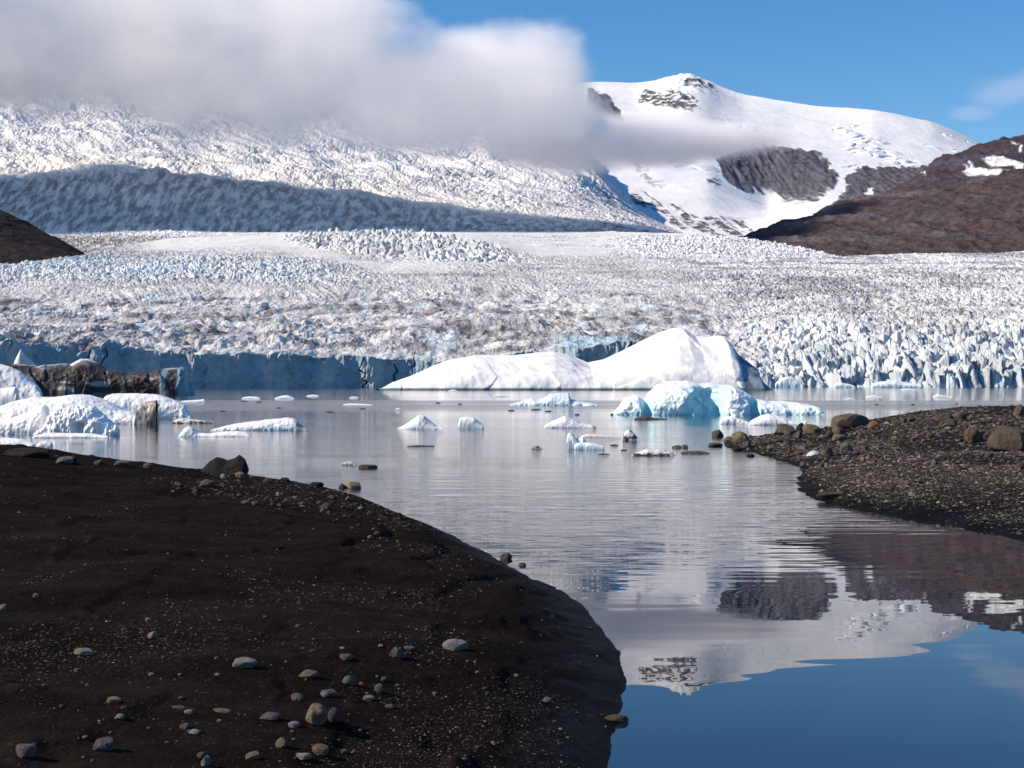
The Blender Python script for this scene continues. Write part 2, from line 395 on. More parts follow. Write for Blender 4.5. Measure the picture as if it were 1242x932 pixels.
    st = [([(-330, 296), (800, 296), (860, 305), (1570, 430)], 3800), (band, [(-330, 4250), (800, 4200), (1570, 4200)]),
          ([(-330, 180), (0, 182), (200, 184), (420, 208), (600, 226), (700, 240), (770, 262), (830, 284), (900, 310), (1570, 430)], 4800),
          ([(-330, 120), (0, 124), (100, 131), (300, 150), (450, 163), (600, 178), (690, 190), (715, 200), (745, 225), (775, 255), (830, 286), (900, 312), (1570, 430)], 6000),
          ([(-330, 80), (300, 90), (600, 110), (690, 150), (715, 205), (830, 300), (1570, 450)], 7600)]
    px, py, X, Dd, Z = stations(1600, st, [200, 110, 200, 40], 9, 5)
    hA, eA, rA = seracs(X, Dd / 2.6, 22, 1.3, .25, 55, 1.1, .45)
    hB, eB, rB = seracs(X, Dd / 2.4, 11, 1.2, -.4, 56, 1.1, .4)
    rot = X * .8 + Dd * .6; rot2 = Dd * .8 - X * .6
    rib = ridged(rot / 120, rot2 / 520, 5, 59, .45) - .55
    calm = smooth(-.15, .35, fbm(rot / 260, rot2 / 380, 4, 57))
    big = (70 * fbm(X / 420, Dd / 300, 4, 58) + 26 * rib) * smooth(262, 205, py)
    face = smooth(292, 280, py)
    Z2 = Z + face * ((1.8 + 3.6 * calm) * (hA - .3) + 2.2 * (hB - .3) + 6 * rib) + big * .8
    n1 = fbm(rot / 80, rot2 / 200, 6, 121, .6); n2 = fbm(X / 20, Dd / 60, 5, 122, .65); n3 = fbm(X / 300, Dd / 300, 3, 123)
    base = mixc(SNOW * np.array([.92, .89, .85]), DIRT * 1.2, np.clip(.16 + .95 * n1 + .5 * n2 + .4 * n3, 0, .85))
    base = mixc(base, ICE, np.clip(.12 + .7 * n2 * calm + .3 * n3, 0, .45))
    lowb = smooth(ip(px, band) - 4, ip(px, band) + 10, py)
    base = mixc(base, ICE * .75, lowb * np.clip(.35 + .8 * n1, 0, .7))
    base = mixc(base, DIRT * .7, lowb * np.clip(.42 + 2.0 * n2 - .4 * n1, 0, .85))
    base = mixc(base, ROCK, smooth(640, 690, px) * smooth(.15, .4, n1 + .3 * n2) * .85 * smooth(225, 245, py))
    o = link('icefall', grid_mesh('icefall', np.stack([X, Dd, Z2], -1), {'albedo': base}, False), M['glacier'])
    tag(o, 'steep broken icefall of blue white seracs below the cloud', None, None, 'structure')
build_glacier()

def build_mountain():
    top = [(-330, 70), (300, 95), (600, 110), (700, 109), (727, 106), (750, 107), (770, 108), (790, 105), (805, 100), (820, 95), (834, 93.5), (850, 96), (862, 103), (875, 111), (900, 121), (930, 126), (960, 130), (1010, 132), (1060, 133), (1095, 139), (1130, 147), (1160, 161), (1190, 177), (1242, 205), (1570, 330)]
    st = [([(-330, 300), (800, 300), (1570, 330)], 5200),
          ([(-330, 262), (700, 262), (900, 276), (1000, 262), (1242, 262), (1570, 330)], 5800),
          ([(-330, 200), (700, 210), (860, 214), (930, 246), (1000, 232), (1242, 236), (1570, 330)], 6600),
          ([(-330, 160), (700, 160), (880, 178), (1010, 196), (1242, 215), (1570, 330)], 7300),
          (top, [(-330, 8600), (832, 8600), (1242, 8200), (1570, 8000)]),
          ([(-330, 90), (832, 108), (1242, 222), (1570, 340)], 9600)]
    px, py, X, Dd, Z = stations(1400, st, [60, 130, 150, 230, 14], 6, 7)
    jx = px + 7 * fbm(X / 110, Dd / 110, 4, 201) + 4 * fbm(X / 34, Dd / 70, 4, 203); jy = py + 4.5 * fbm(X / 90, Dd / 140, 4, 202) + 4.8 * fbm(X / 38, Dd / 120, 4, 204)
    cliff = [(868, 196), (884, 186), (905, 181), (930, 178), (958, 181), (985, 186), (1003, 196), (1014, 206), (1018, 216), (1012, 226), (1000, 238), (988, 246), (972, 248), (955, 247), (935, 236), (910, 232), (893, 226), (880, 215), (874, 206)]
    right_rock = [(1026, 214), (1040, 205), (1080, 202), (1120, 203), (1180, 196), (1300, 190), (1300, 300), (960, 300), (985, 262), (1010, 250), (1020, 236), (1028, 226)]
    small = [[(770, 121), (785, 109), (800, 112), (812, 121), (830, 127), (848, 129), (840, 134), (822, 133), (800, 128), (782, 124)], [(806, 111), (815, 108), (826, 112), (840, 119), (848, 131), (836, 132), (820, 129), (806, 122)],
             [(828, 98), (838, 95), (850, 97), (864, 105), (868, 109), (856, 108), (842, 105), (830, 103)], [(713, 108), (724, 109), (742, 122), (752, 136), (755, 146), (738, 146), (722, 138), (712, 128)],
             [(806, 262), (850, 262), (895, 264), (905, 275), (915, 284), (880, 290), (840, 284), (815, 274)], [(700, 190), (718, 200), (735, 222), (750, 245), (764, 262), (790, 275), (770, 280), (730, 262), (700, 240)],
             [(762, 236), (780, 232), (800, 243), (830, 254), (846, 262), (820, 264), (790, 256), (768, 248)], [(856, 216), (870, 214), (876, 222), (866, 224)], [(766, 196), (775, 196), (790, 214), (808, 222), (800, 228), (782, 220), (770, 208)]]
    r = smooth(-1.2, 1.2, sdf(jx, jy, cliff))
    r = np.maximum(r, smooth(-1.0, 1.0, sdf(jx, jy, right_rock)))
    for k, q in enumerate(small):
        v = smooth(-1, 1, sdf(jx, jy, q))
        if k < 3: v = v * smooth(-.22, .05, fbm(X / 42, Dd / 50, 4, 250 + k))
        if k >= 4: v = v * smooth(-.12, .18, fbm(X / 60, Dd / 45, 4, 210 + k) + .13)
        if k == 8: v = v * .45
        r = np.maximum(r, v)
    r = r * (1 - smooth(-.5, .8, sdf(jx, jy, [(1047, 235), (1055, 227), (1062, 228), (1058, 234)])))
    # snow gullies down the cliff
    gul = smooth(.50, .72, ridged(X / 55 + Dd / 260, Dd / 900, 3, 222)) * smooth(212, 236, py) * smooth(1030, 990, px)
    r = r * (1 - .9 * gul * smooth(-1.2, 8, sdf(jx, jy, cliff) * -1 + 9))
    # relief: broad swells, crevasse steps, rock ribs
    swell = 22 * fbm(X / 900, Dd / 700, 4, 230) * smooth(285, 240, py) * smooth(100, 130, py)
    steps = smooth(.05, .4, fbm(X / 350, Dd / 250, 3, 231)) * smooth(140, 165, py) * smooth(215, 190, py)
    sr, se, _ = seracs(X, Dd, 46, 2.4, .2, 232, 1.0)
    ribs = ridged(X / 70, Dd / 320, 5, 233)
    Z2 = Z + swell + steps * 22 * (sr - .3) + r * (18 * (ribs - .45)) + (1.0 + 3 * r) * fbm(X / 40, Dd / 60, 4, 234)
    peak = np.exp(-((px - 832) / 30) ** 2) * smooth(126, 100, py)
    Z2 = Z2 + peak * 20 * (ridged(X / 90, Dd / 120, 4, 235) - .5)
    n = fbm(X / 50, Dd / 70, 5, 236)
    rk = mixc(ROCK * .95, BROWN * 1.2, np.clip(-.1 + .6 * n + .45 * smooth(1000, 1060, px), 0, 1))
    rk = mixc(rk, ROCK * 1.25, smooth(.0, .4, fbm(X / 30, Dd / 300, 4, 240)) * .6)
    rk = mixc(rk, ROCK * .55, smooth(.0, .5, fbm(X / 120, Z / 14, 4, 237)))
    sn = mixc(SNOW, np.array([.70, .71, .74]), np.clip(.2 + .6 * fbm(X / 200, Dd / 120, 4, 238), 0, .6))
    sn = mixc(sn, DIRT * 1.6, smooth(.2, .5, fbm(X / 260 + 4, Dd / 160, 4, 239)) * smooth(215, 250, py) * .5)
    base = mixc(sn, rk, r)
    o = link('snow_mountain', grid_mesh('snow_mountain', np.stack([X, Dd, Z2], -1), {'albedo': base}, True), M['snow'])
    tag(o, 'snow capped mountain with a small rocky peak and a grey cliff', None, None, 'structure')
build_mountain()

def build_hill(name, label, st, rows, seed, snow=None, cols=900, amp=24, green=0.0, dark=1.0, tint=(1, 1, 1)):
    px, py, X, Dd, Z = stations(cols, st, rows)
    jx = px + 5 * fbm(X / 70, Dd / 70, 4, seed + 1); jy = py + 2.5 * fbm(X / 60, Dd / 90, 4, seed + 2)
    rr = np.linspace(0, 1, px.shape[0])[:, None] * np.ones_like(px)
    keep = smooth(1, .86, rr) * .9 + .1
    hh = amp * (ridged(X / 170 + Dd / 300, Dd / 420, 5, seed) - .5) * keep + amp * .25 * fbm(X / 35, Dd / 40, 4, seed + 5) * keep
    terr = smooth(.1, .5, fbm(X / 260, Z / 45, 3, seed + 6))
    Z2 = Z + hh + terr * amp * .25 * keep + amp * .30 * keep * (ridged(X / 60 + Z / 40, Z / 16, 4, seed + 12) - .5)
    n = fbm(X / 60, Dd / 90, 5, seed + 7); n2 = fbm(X / 200, Z / 30, 4, seed + 8)
    base = mixc(BROWN, ROCK * .9, smooth(.05, .35, n2 + .3 * n))
    base = mixc(base, np.array([.105, .070, .064]), smooth(.1, .5, n) * .8)
    base = mixc(base, np.array([.064, .056, .044]), green * smooth(-.1, .3, fbm(X / 220, Dd / 160, 4, seed + 9) + .1))
    base = mixc(base, ROCK * .55, smooth(.25, .45, fbm(X / 40, Z / 12, 4, seed + 10)) * .7) * dark
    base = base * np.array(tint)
    for q in snow or []:
        v = smooth(-.5, .8, sdf(jx, jy, q))
        base = mixc(base, SNOW, v)
    o = link(name, grid_mesh(name, np.stack([X, Dd, Z2], -1), {'albedo': base}, True), M['hill'])
    return tag(o, label, None, None, 'structure')
snowB = [[(1163, 212), (1180, 204), (1200, 206), (1222, 209), (1215, 215), (1190, 217), (1175, 216)], [(1188, 198), (1200, 192), (1225, 196), (1242, 202), (1242, 208), (1222, 203), (1205, 204)], [(1172, 198), (1182, 206), (1178, 210)], [(1195, 204), (1206, 213), (1200, 214)], [(1226, 176), (1235, 180), (1232, 182)],
         [(1048, 234), (1056, 227), (1060, 229), (1056, 234)], [(1110, 207), (1124, 214), (1120, 214)], [(1168, 204), (1176, 207), (1184, 212), (1180, 213), (1172, 208)], [(1120, 240), (1130, 237), (1132, 240)], [(1136, 233), (1144, 231), (1146, 234)], [(1040, 246), (1052, 243), (1050, 247)], [(1236, 178), (1242, 182), (1238, 186)], [(1262, 200), (1300, 185), (1340, 190), (1300, 206)]]
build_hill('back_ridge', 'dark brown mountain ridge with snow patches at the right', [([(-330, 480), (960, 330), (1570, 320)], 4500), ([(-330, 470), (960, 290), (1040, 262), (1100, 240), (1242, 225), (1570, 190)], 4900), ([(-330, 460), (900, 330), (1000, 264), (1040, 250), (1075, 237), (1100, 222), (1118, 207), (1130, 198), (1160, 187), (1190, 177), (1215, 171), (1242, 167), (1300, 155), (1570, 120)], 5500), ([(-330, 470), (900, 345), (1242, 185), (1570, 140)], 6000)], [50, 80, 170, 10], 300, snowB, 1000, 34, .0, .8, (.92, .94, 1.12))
build_hill('front_hillside', 'brown hillside with gullies rising to the right behind the glacier', [([(-330, 470), (880, 325), (1010, 325), (1570, 325)], 3350), ([(-330, 468), (880, 305), (1242, 262), (1570, 250)], 3800), ([(-330, 466), (860, 310), (905, 287), (950, 270), (1000, 253), (1050, 241), (1090, 233), (1150, 225), (1200, 216), (1242, 208), (1300, 200), (1570, 165)], 4300), ([(-330, 470), (900, 305), (1242, 235), (1570, 190)], 4480)], [90, 190, 190, 10], 340, [[(1010, 238), (1020, 236), (1018, 239)], [(1030, 240), (1040, 238), (1036, 241)]], 1000, 26, .35, 1.0, (.97, .94, .96))
build_hill('shade_darkened_hill', 'brown hill with cloud shade in its colour, beside the glacier at the left edge', [([(-330, 345), (0, 330), (130, 325), (400, 400), (1570, 480)], 2550), ([(-330, 200), (-60, 236), (0, 257), (30, 271), (60, 285), (90, 302), (115, 318), (140, 330), (400, 410), (1570, 480)], 2950), ([(-330, 210), (0, 270), (115, 340), (400, 420), (1570, 480)], 3200)], [120, 140, 10], 380, None, 800, 14, 0, .26)  # low brightness factor puts a cloud shadow into the hill's colour

# ------------------------------------------------------------------ the two banks
def wpt(x, y):
    d = dist_on_water(y); return ((x - CX) / F * d, d)
LEFT = [wpt(*p) for p in [(440, 604), (470, 617), (520, 637), (560, 655), (600, 677), (640, 699), (680, 715), (710, 737), (733, 765), (750, 792), (757, 825), (755, 855), (749, 890), (741, 932), (735, 990)]]
LEFT = LEFT + [(.5, 6), (.9, 4), (1.6, 1.5), (2.6, -2), (4.5, -12), (0, -60), (-90, -60), (-90, 70), (-60, 60), (-30, 48), (-21, 43.5), (-14.5, 40), (-10, 37), (-6.6, 34.2), (-4.6, 32.2)]
RIGHT = [wpt(*p) for p in [(1300, 672), (1242, 656), (1200, 645), (1140, 633), (1080, 625), (1030, 616), (990, 606), (966, 593), (969, 579), (975, 568), (940, 556), (905, 547), (880, 542)]]
RIGHT = RIGHT + [(8.6, 57.5), (10.0, 60), (12.5, 63), (17, 66), (24, 69), (40, 72), (80, 76), (80, 6), (20, 12), (12, 18.5)]
CRACKS = [[wpt(*p) for p in q] for q in ([(140, 742), (230, 735), (330, 728), (400, 716), (450, 697), (470, 688), (476, 678), (470, 668)], [(505, 724), (535, 712), (545, 697), (538, 680)],
          [(560, 748), (600, 728), (640, 705), (670, 690)], [(640, 712), (655, 722)], [(655, 742), (667, 728), (668, 716)])]
def ground_z(X, Y, fine=True):
    dl = sdf(X, Y, LEFT); dr = sdf(X, Y, RIGHT)
    wob = .22 * fbm(X / 1.3, Y / 1.3, 3, 400) + .07 * fbm(X / .22, Y / .3, 3, 408)
    dl = dl + wob * smooth(0, 1.0, np.abs(dl) + .35); dr = dr + wob * 1.2
    und = fbm(X / 6, Y / 6, 4, 401)
    zl = np.where(dl > 0, .42 * (1 - np.exp(-dl / 1.2)) + .28 * (1 - np.exp(-dl / 6)) + .05 * und * smooth(0, 1.5, dl), .22 * dl)
    for e0, hs_ in ((.75, .032), (1.55, .034), (2.7, .03), (4.2, .022)):
        dw = dl + .25 * fbm(X / 1.6, Y / 1.6, 3, 430) + .06 * fbm(X / .3, Y / .35, 3, 431)
        zl = zl + hs_ * smooth(e0 - .06, e0 + .09, dw) * smooth(-.25, .2, fbm(X / 2.2, Y / 2.2, 2, 432 + int(e0 * 10)))
    zl = zl + smooth(.5, 6, dl) * .46 * smooth(-5.5, -12, X) * smooth(20, 32, Y)
    zr = np.where(dr > 0, .38 * (1 - np.exp(-dr / 1.5)) + .35 * (1 - np.exp(-dr / 6)) + .07 * und * smooth(0, 1.5, dr), .25 * dr)
    zr = zr + smooth(1, 6, dr) * .85 * smooth(9, 20, X) * smooth(36, 54, Y)
    z = np.maximum(np.maximum(zl, zr), -1.6)
    if fine:
        land = smooth(0, .4, np.maximum(dl, dr))
        z = z + land * (.034 * fbm(X / .9, Y / .9, 4, 402) + .03 * smooth(.15, .5, fbm(X / .45, Y / .7, 3, 406)) * smooth(-.1, .3, fbm(X / 2, Y / 2, 2, 407)) + .010 * fbm(X / .18, Y / .22, 3, 403))
        for q in CRACKS:
            dd = seg_dist(X + .10 * fbm(X / .5, Y / .5, 3, 405), Y + .22 * fbm(X / .4, Y / .4, 3, 404), q, False)
            z = z - .07 * np.exp(-(dd / .085) ** 2) * (.35 + .65 * smooth(-.2, .3, fbm(X / .8, Y / .8, 3, 409)))
    return z, dl, dr
def gravel_mask(X, Y, dl, dr):
    """where the stones lie thick: the right bank, the far rim and a few washed patches of the left one"""
    px = CX + X / Y * F; n = fbm(X / 2.2, Y / 2.8, 4, 410)
    right = smooth(-.05, .5 + 1.2 * smooth(38, 24, Y), dr) * (.8 + .5 * n)
    right = right * (1 - .75 * smooth(.0, .35, fbm(X / 4, Y / 4, 3, 415) + .35 * np.exp(-((dr - 5.0) / 2.0) ** 2)))
    rim = smooth(-.1, .35, dl) * smooth(5.5, 1.5, dl + 1.6 * n) * smooth(20.5, 24, Y)
    tail = np.exp(-(seg_dist(X, Y, [wpt(425, 618), wpt(470, 640), wpt(495, 668)], False) / .5) ** 2)
    patch = smooth(.05, .40, fbm(X / 1.5, Y / 2.0, 4, 411) + .12 * fbm(X / .3, Y / .4, 3, 412)) * (dl > .25) * .55
    near = np.exp(-(seg_dist(X, Y, [(-.8, 7.0), (-.35, 8.6), (.15, 10.2)], False) / .4) ** 2) * .6
    near2 = np.exp(-(seg_dist(X, Y, [(-4.5, 8.5), (-3.5, 9.3), (-2.6, 10.3)], False) / .9) ** 2) * .6
    return np.clip(np.maximum(right * (dr > .0), np.maximum(np.maximum(rim, patch), np.maximum(tail, np.maximum(near, near2))) * (dl > .02)), 0, 1)

def build_ground(name, label, ang, dr_, keep):
    a = np.linspace(*ang); d = np.concatenate([np.linspace(*q) for q in dr_])
    A, Dd = np.meshgrid(a, d); X = A * Dd; Y = Dd
    z, dl, dr = ground_z(X, Y)
    sd = dl if keep == 'L' else dr
    if keep == 'L': wet = smooth(.95, .15, sd + .22 * fbm(X / .7, Y / .7, 3, 420)) * smooth(26, 20, Y) + smooth(.3, .0, sd)
    else: wet = smooth(1.2, .4, sd + .3 * fbm(X / .9, Y / .9, 3, 420)) * smooth(31, 25, Y) + smooth(.3, .0, sd)
    g = gravel_mask(X, Y, dl, dr)
    o = link(name, grid_mesh(name, np.stack([X, Y, z], -1), {'wet': np.clip(wet, 0, 1), 'gravel': g}), M['sand'])
    return tag(o, label, None, None, 'structure')
build_ground('beach', 'dark sand beach curving along the left of the lake', (-.75, .40, 1000), ((1.2, 5, 40, False), (5, 14, 330, False), (14, 38, 330, False), (38, 70, 40)), 'L')
build_ground('gravel_bank', 'grey brown gravel bank running into the lake from the right', (.10, .72, 640), ((14, 40, 330, False), (40, 64, 230, False), (64, 80, 20)), 'R')

GK = np.linspace(-480, 1400, 700); GD = np.exp(np.linspace(math.log(4.0), math.log(74.0), 620))
_K, _D = np.meshgrid(GK, GD)
GZ = ground_z((_K - CX) / F * _D, _D, True)[0]
def ground_at(px, d):
    u = np.clip((px - GK[0]) / (GK[1] - GK[0]), 0, len(GK) - 1.001); v = np.clip(np.log(d / GD[0]) / math.log(GD[1] / GD[0]), 0, len(GD) - 1.001)
    i, j = v.astype(int), u.astype(int); a, b = v - i, u - j
    return (GZ[i, j] * (1 - b) + GZ[i, j + 1] * b) * (1 - a) + (GZ[i + 1, j] * (1 - b) + GZ[i + 1, j + 1] * b) * a
def ray_ground(px, py):
    """where the sight line of a photo pixel meets the banks: X, Y, z (NaN when it misses)"""
    px = np.asarray(px, float); py = np.asarray(py, float); s = (HZ - py) / F
    hit = np.full(px.shape, np.nan)
    for d in GD:
        dd = np.full(px.shape, d)
        new = np.isnan(hit) & (EYE + s * d <= np.maximum(ground_at(px, dd), 0))
        hit[new] = d
    d = np.where(np.isnan(hit), 10., hit)
    z = np.where(np.isnan(hit), np.nan, ground_at(px, d))
    return (px - CX) / F * hit, hit, z

# ------------------------------------------------------------------ water
def build_water():
    a = 14000
    me = raw_mesh('lake_water', [(-a, -a, 0), (a, -a, 0), (a, a, 0), (-a, a, 0)], [(0, 1, 2, 3)])
    tag(link('lake_water', me, M['water']), 'still grey blue glacier lake mirroring the mountain', None, None, 'structure')
build_water()

# ------------------------------------------------------------------ icebergs
WHITE = np.array([.88, .87, .85])
def berg(name, label, prof, yb, depth=.6, p=.7, amp=.06, seed=1, col=None, cat='iceberg', group=None, hollow=None, res=1.0, ridge=.5, mat=None, freq=2.2, facet=.0, fine=1.0):
    """an iceberg: a ridge line with its own height along it, sloping to the water in front and behind"""
    D0 = dist_on_water(yb); pr = np.array(prof, float)
    wpx = pr[-1, 0] - pr[0, 0]; W = wpx / F * D0
    nu = int(np.clip(wpx * 1.5 * res, 26, 520)); nv = int(np.clip(wpx * .55 * res, 20, 150))
    pr = np.vstack([[pr[0, 0] - .02 * wpx, yb + .2], pr, [pr[-1, 0] + .02 * wpx, yb + .2]])
    x = np.linspace(pr[0, 0], pr[-1, 0], nu); y = np.interp(x, pr[:, 0], pr[:, 1])
    k = np.array([.2, .6, .2]); y = np.convolve(np.pad(y, 1, 'edge'), k, 'valid')
    e = np.linspace(-1, 1, nu); endt = np.sqrt(np.clip(1 - e ** 4, 0.0, 1))
    hp = np.clip(yb - y, 0, None); hm = hp.max()
    w = depth * W * .5 * (.25 + .75 * np.sqrt(hp / hm)) * (.15 + .85 * endt)
    t = np.linspace(0, 1, nv)[:, None]; a = np.pi * t
    Dr = D0 + w * 2 * ridge
    zr = EYE + (HZ - y) / F * Dr
    zr = np.maximum(zr, .02 * hm / F * D0)
    sub = .10 * hm / F * D0 + .05
    b = np.where(a < np.pi / 2, 1 - np.cos(a), 1 - np.cos(a))
    Yg = D0 + w[None, :] * np.where(t < .5, b * 2 * ridge, 2 * ridge + (b - 1) * (2 - 2 * ridge))
    sh = np.sin(a) ** p
    Zg = -sub + (zr[None, :] + sub) * sh
    Xg = np.broadcast_to(((x - CX) / F * (D0 + w.mean()))[None, :], Yg.shape)
    P = np.stack([Xg, Yg, Zg], -1)
    H = hm / F * D0; c = np.array([Xg.mean(), D0, 0])
    N = np.cross(np.gradient(P, axis=1), np.gradient(P, axis=0)); N /= np.linalg.norm(N, axis=-1, keepdims=True) + 1e-9
    if N[nv // 4, nu // 2, 1] > 0: N = -N
    q = (P - c) / H
    n = fbm3(q * freq + seed * 3.7, 5, seed) * .8 - .7 * np.abs(fbm3(q * freq * 1.4 + seed, 3, seed + 9)) + .15
    n = n + 1.1 * fbm3(q * freq * np.array([.42, .8, .5]) + seed * 1.3, 3, seed + 21)
    if facet:
        f1, f2, hid, ox, oy = worley((q[..., 0] + .3 * q[..., 1]) * freq * .9 + seed, (q[..., 2] - .4 * q[..., 1]) * freq * .9, seed)
        n = n + facet * ((_r(hid) - .5) + .8 * (np.cos(_r(hid >> 8) * 6.28) * ox + np.sin(_r(hid >> 8) * 6.28) * oy))
    damp = .45 + .55 * smooth(.0, .30, 1 - sh)
    n = n + .45 * fine * (ridged((q[..., 0] + .4 * q[..., 1]) * freq * 2.2 + seed, (q[..., 2] - .3 * q[..., 1]) * freq * 3.2, 4, seed + 40) - .5)
    P = P + N * (amp * H * n * damp)[..., None]
    pxg = np.broadcast_to(x[None, :], Yg.shape)
    fr = (t < .5) * np.ones_like(Yg)
    if hollow:
        for hx, hw, z0, z1, dp in hollow:
            m = smooth(1, .25, np.abs(pxg - hx) / hw + .25 * fbm3(q * 3, 2, 77)) * smooth(z1, z1 * .6, Zg / H) * smooth(z0 - .2, z0, Zg / H) * fr
            P[..., 1] += m * dp * H
            P[..., 2] += m * .06 * H
    base = col(pxg, P[..., 2] / H, q, t * np.ones_like(Yg), seed) if col else mixc(WHITE, ICE, np.clip(.12 + .35 * fbm3(q * 1.5, 3, seed + 5), 0, .5))
    org = np.array([Xg.mean(), float(D0 + w.mean()), 0.0])
    me = grid_mesh(name, P - org, {'albedo': base})
    o = link(name, me, mat or (M['berg'] if D0 < 250 else M['far_berg'])); o.location = org
    return tag(o, label, cat, group)
def c_white(px, z, q, t, s):
    n = fbm3(q * 4.5, 4, s + 6)
    b = mixc(mixc(WHITE, ICE, np.clip(.0 + .35 * fbm3(q * 1.5, 3, s + 5), 0, .3)), DIRT * 2.2, smooth(.12, .5, n) * .55)
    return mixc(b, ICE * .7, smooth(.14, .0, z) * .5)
def c_big(px, z, q, t, s):
    b = mixc(WHITE, DIRT * 2.3, np.clip(smooth(.1, .5, fbm3(q * np.array([1.2, 2, 9]) + 3, 5, s + 5)) * .5, 0, .5) * smooth(500, 700, px))
    b = mixc(b, mixc(np.array([.07, .10, .15]), np.array([.24, .30, .38]), smooth(-.1, .4, fbm3(q * 5, 3, s + 8))), smooth(884, 889, px + 6 * (z - .5)) * .95)  # right end: shade put into the colour of dirty dark blue ice
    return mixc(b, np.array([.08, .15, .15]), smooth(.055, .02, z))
def c_turq(px, z, q, t, s):
    n = fbm3(q * 1.8, 4, s + 5)
    b = mixc(np.array([.85, .90, .90]), np.array([.68, .84, .87]), np.clip(.35 + .9 * n, 0, 1))
    b = mixc(b, WHITE, smooth(.72, .98, z + .2 * n) * .8)
    hol = smooth(34, 14, np.abs(px - 853)) * smooth(.9, .65, z) + smooth(14, 5, np.abs(px - 781)) * smooth(.6, .3, z) + smooth(10, 4, np.abs(px - 908)) * smooth(.5, .3, z)
    b = mixc(b, np.array([.38, .71, .78]), np.clip(hol, 0, 1) * .85)
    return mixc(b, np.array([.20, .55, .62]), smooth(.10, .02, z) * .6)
def c_ash(px, z, q, t, s):
    n = fbm3(q * np.array([1.0, 1.5, 6.0]) + 4, 5, s); n2 = fbm3(q * np.array([2.0, 2, 3]) + 9, 4, s + 2)
    b = mixc(ASH * .28, ASH * .8, np.clip(.5 + 1.2 * n, 0, 1))
    b = mixc(b, DIRT * 1.5, smooth(.30, .46, n + .25 * n2) * .8)
    b = mixc(b, DIRT * 1.7, smooth(.75, .98, z + .3 * n2) * smooth(150, 60, px) * .8)
    b = mixc(b, BLUE * .55, smooth(221, 225, px) + smooth(202, 204, px) * smooth(212, 208, px) * .8)
    return b
def c_dirty(px, z, q, t, s):
    n = fbm3(q * 2.0, 4, s)
    return mixc(np.array([.42, .37, .34]), ASH, smooth(.05, .35, n + .5 * smooth(182, 192, px)))
def c_pale(px, z, q, t, s):
    return mixc(np.array([.62, .56, .52]), np.array([.80, .78, .75]), np.clip(.5 + fbm3(q * 2, 4, s), 0, 1))
def c_blue(px, z, q, t, s):
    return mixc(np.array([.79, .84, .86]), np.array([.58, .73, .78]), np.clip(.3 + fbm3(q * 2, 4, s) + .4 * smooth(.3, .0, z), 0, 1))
def c_rib(px, z, q, t, s):
    n = np.sin((q[..., 0] * .8 + q[..., 2] * 1.4 + .3 * fbm3(q * 2, 2, s)) * 9)
    return mixc(WHITE, np.array([.40, .44, .44]), smooth(.8, .98, n) * .7)
def c_speck(px, z, q, t, s):
    return mixc(np.array([.74, .71, .67]), ASH * 1.2, smooth(.1, .4, fbm3(q * 3, 4, s) + .5 * smooth(.5, .1, z)))
def c_debris(px, z, q, t, s):
    return mixc(ASH * .5, ASH * 1.6, np.clip(.5 + fbm3(q * 3, 3, s), 0, 1))

berg('iceberg', 'huge white iceberg with a steep blue right end coloured dark as shade, largest in the lake',
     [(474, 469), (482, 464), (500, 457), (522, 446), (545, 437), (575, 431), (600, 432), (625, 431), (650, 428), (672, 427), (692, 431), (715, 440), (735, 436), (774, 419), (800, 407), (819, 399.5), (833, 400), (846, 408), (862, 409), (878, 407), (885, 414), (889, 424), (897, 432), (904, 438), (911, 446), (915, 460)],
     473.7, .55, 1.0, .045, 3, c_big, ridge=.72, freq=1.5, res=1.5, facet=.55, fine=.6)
berg('iceberg', 'turquoise iceberg with a hollowed front, standing before the huge white one',
     [(744, 500), (750, 493), (758, 482), (772, 479), (779, 484), (784, 482), (788, 475), (799, 466), (815, 463), (833, 462), (848, 465), (864, 465), (878, 467), (887, 467), (900, 473), (914, 482), (930, 487), (945, 487), (959, 488.5), (975, 491), (987, 494)],
     503.5, .5, .62, .10, 5, c_turq, hollow=[(855, 26, .0, .92, .55), (781, 7, .0, .5, .35), (908, 8, .0, .5, .3)], res=1.8, freq=1.6, fine=1.3, facet=.2)
berg('iceberg', 'pale low iceberg with a ragged hump, left of the turquoise one', [(620, 490), (632, 487), (645, 483), (655, 484.5), (662, 482), (668, 478), (680, 477), (690, 477), (692, 484), (705, 488), (722, 490)], 492.5, .5, .8, .09, 7, c_blue)
berg('iceberg', 'cone shaped small white iceberg with a broad foot, alone in open water', [(483, 519), (492, 515), (502, 508), (508, 503.5), (514, 504.5), (522, 511), (530, 517), (538, 519)], 521, .7, .9, .05, 8, c_white)
berg('iceberg', 'smooth rounded white ice lump like a pebble, right of the cone', [(556, 513), (558, 507), (565, 505.5), (575, 507), (583, 513), (587, 517)], 520.5, .7, .5, .04, 9, c_white)
berg('iceberg', 'small white iceberg with a low tail and dark stones on its tip', [(661, 516), (670, 511), (678, 508), (685, 504.5), (694, 508), (704, 513), (716, 515.5), (722, 517)], 519.5, .5, .8, .06, 10, lambda px, z, q, t, s: mixc(c_white(px, z, q, t, s), ASH, smooth(717, 720, px) * .8))
berg('ice_chunk', 'ragged pale blue upright ice chunk with a bent top', [(688, 528), (691, 524.5), (695, 527), (698, 533), (704, 532), (707, 530), (711, 536), (714, 541)], 545, .7, .6, .14, 11, c_blue, 'ice chunk', freq=3)
berg('ice_chunk', 'flat bluish ice slab touching the ragged upright chunk', [(697, 539), (702, 537), (715, 537), (722, 538), (732, 541)], 545.8, .5, .5, .08, 12, c_blue, 'ice chunk')
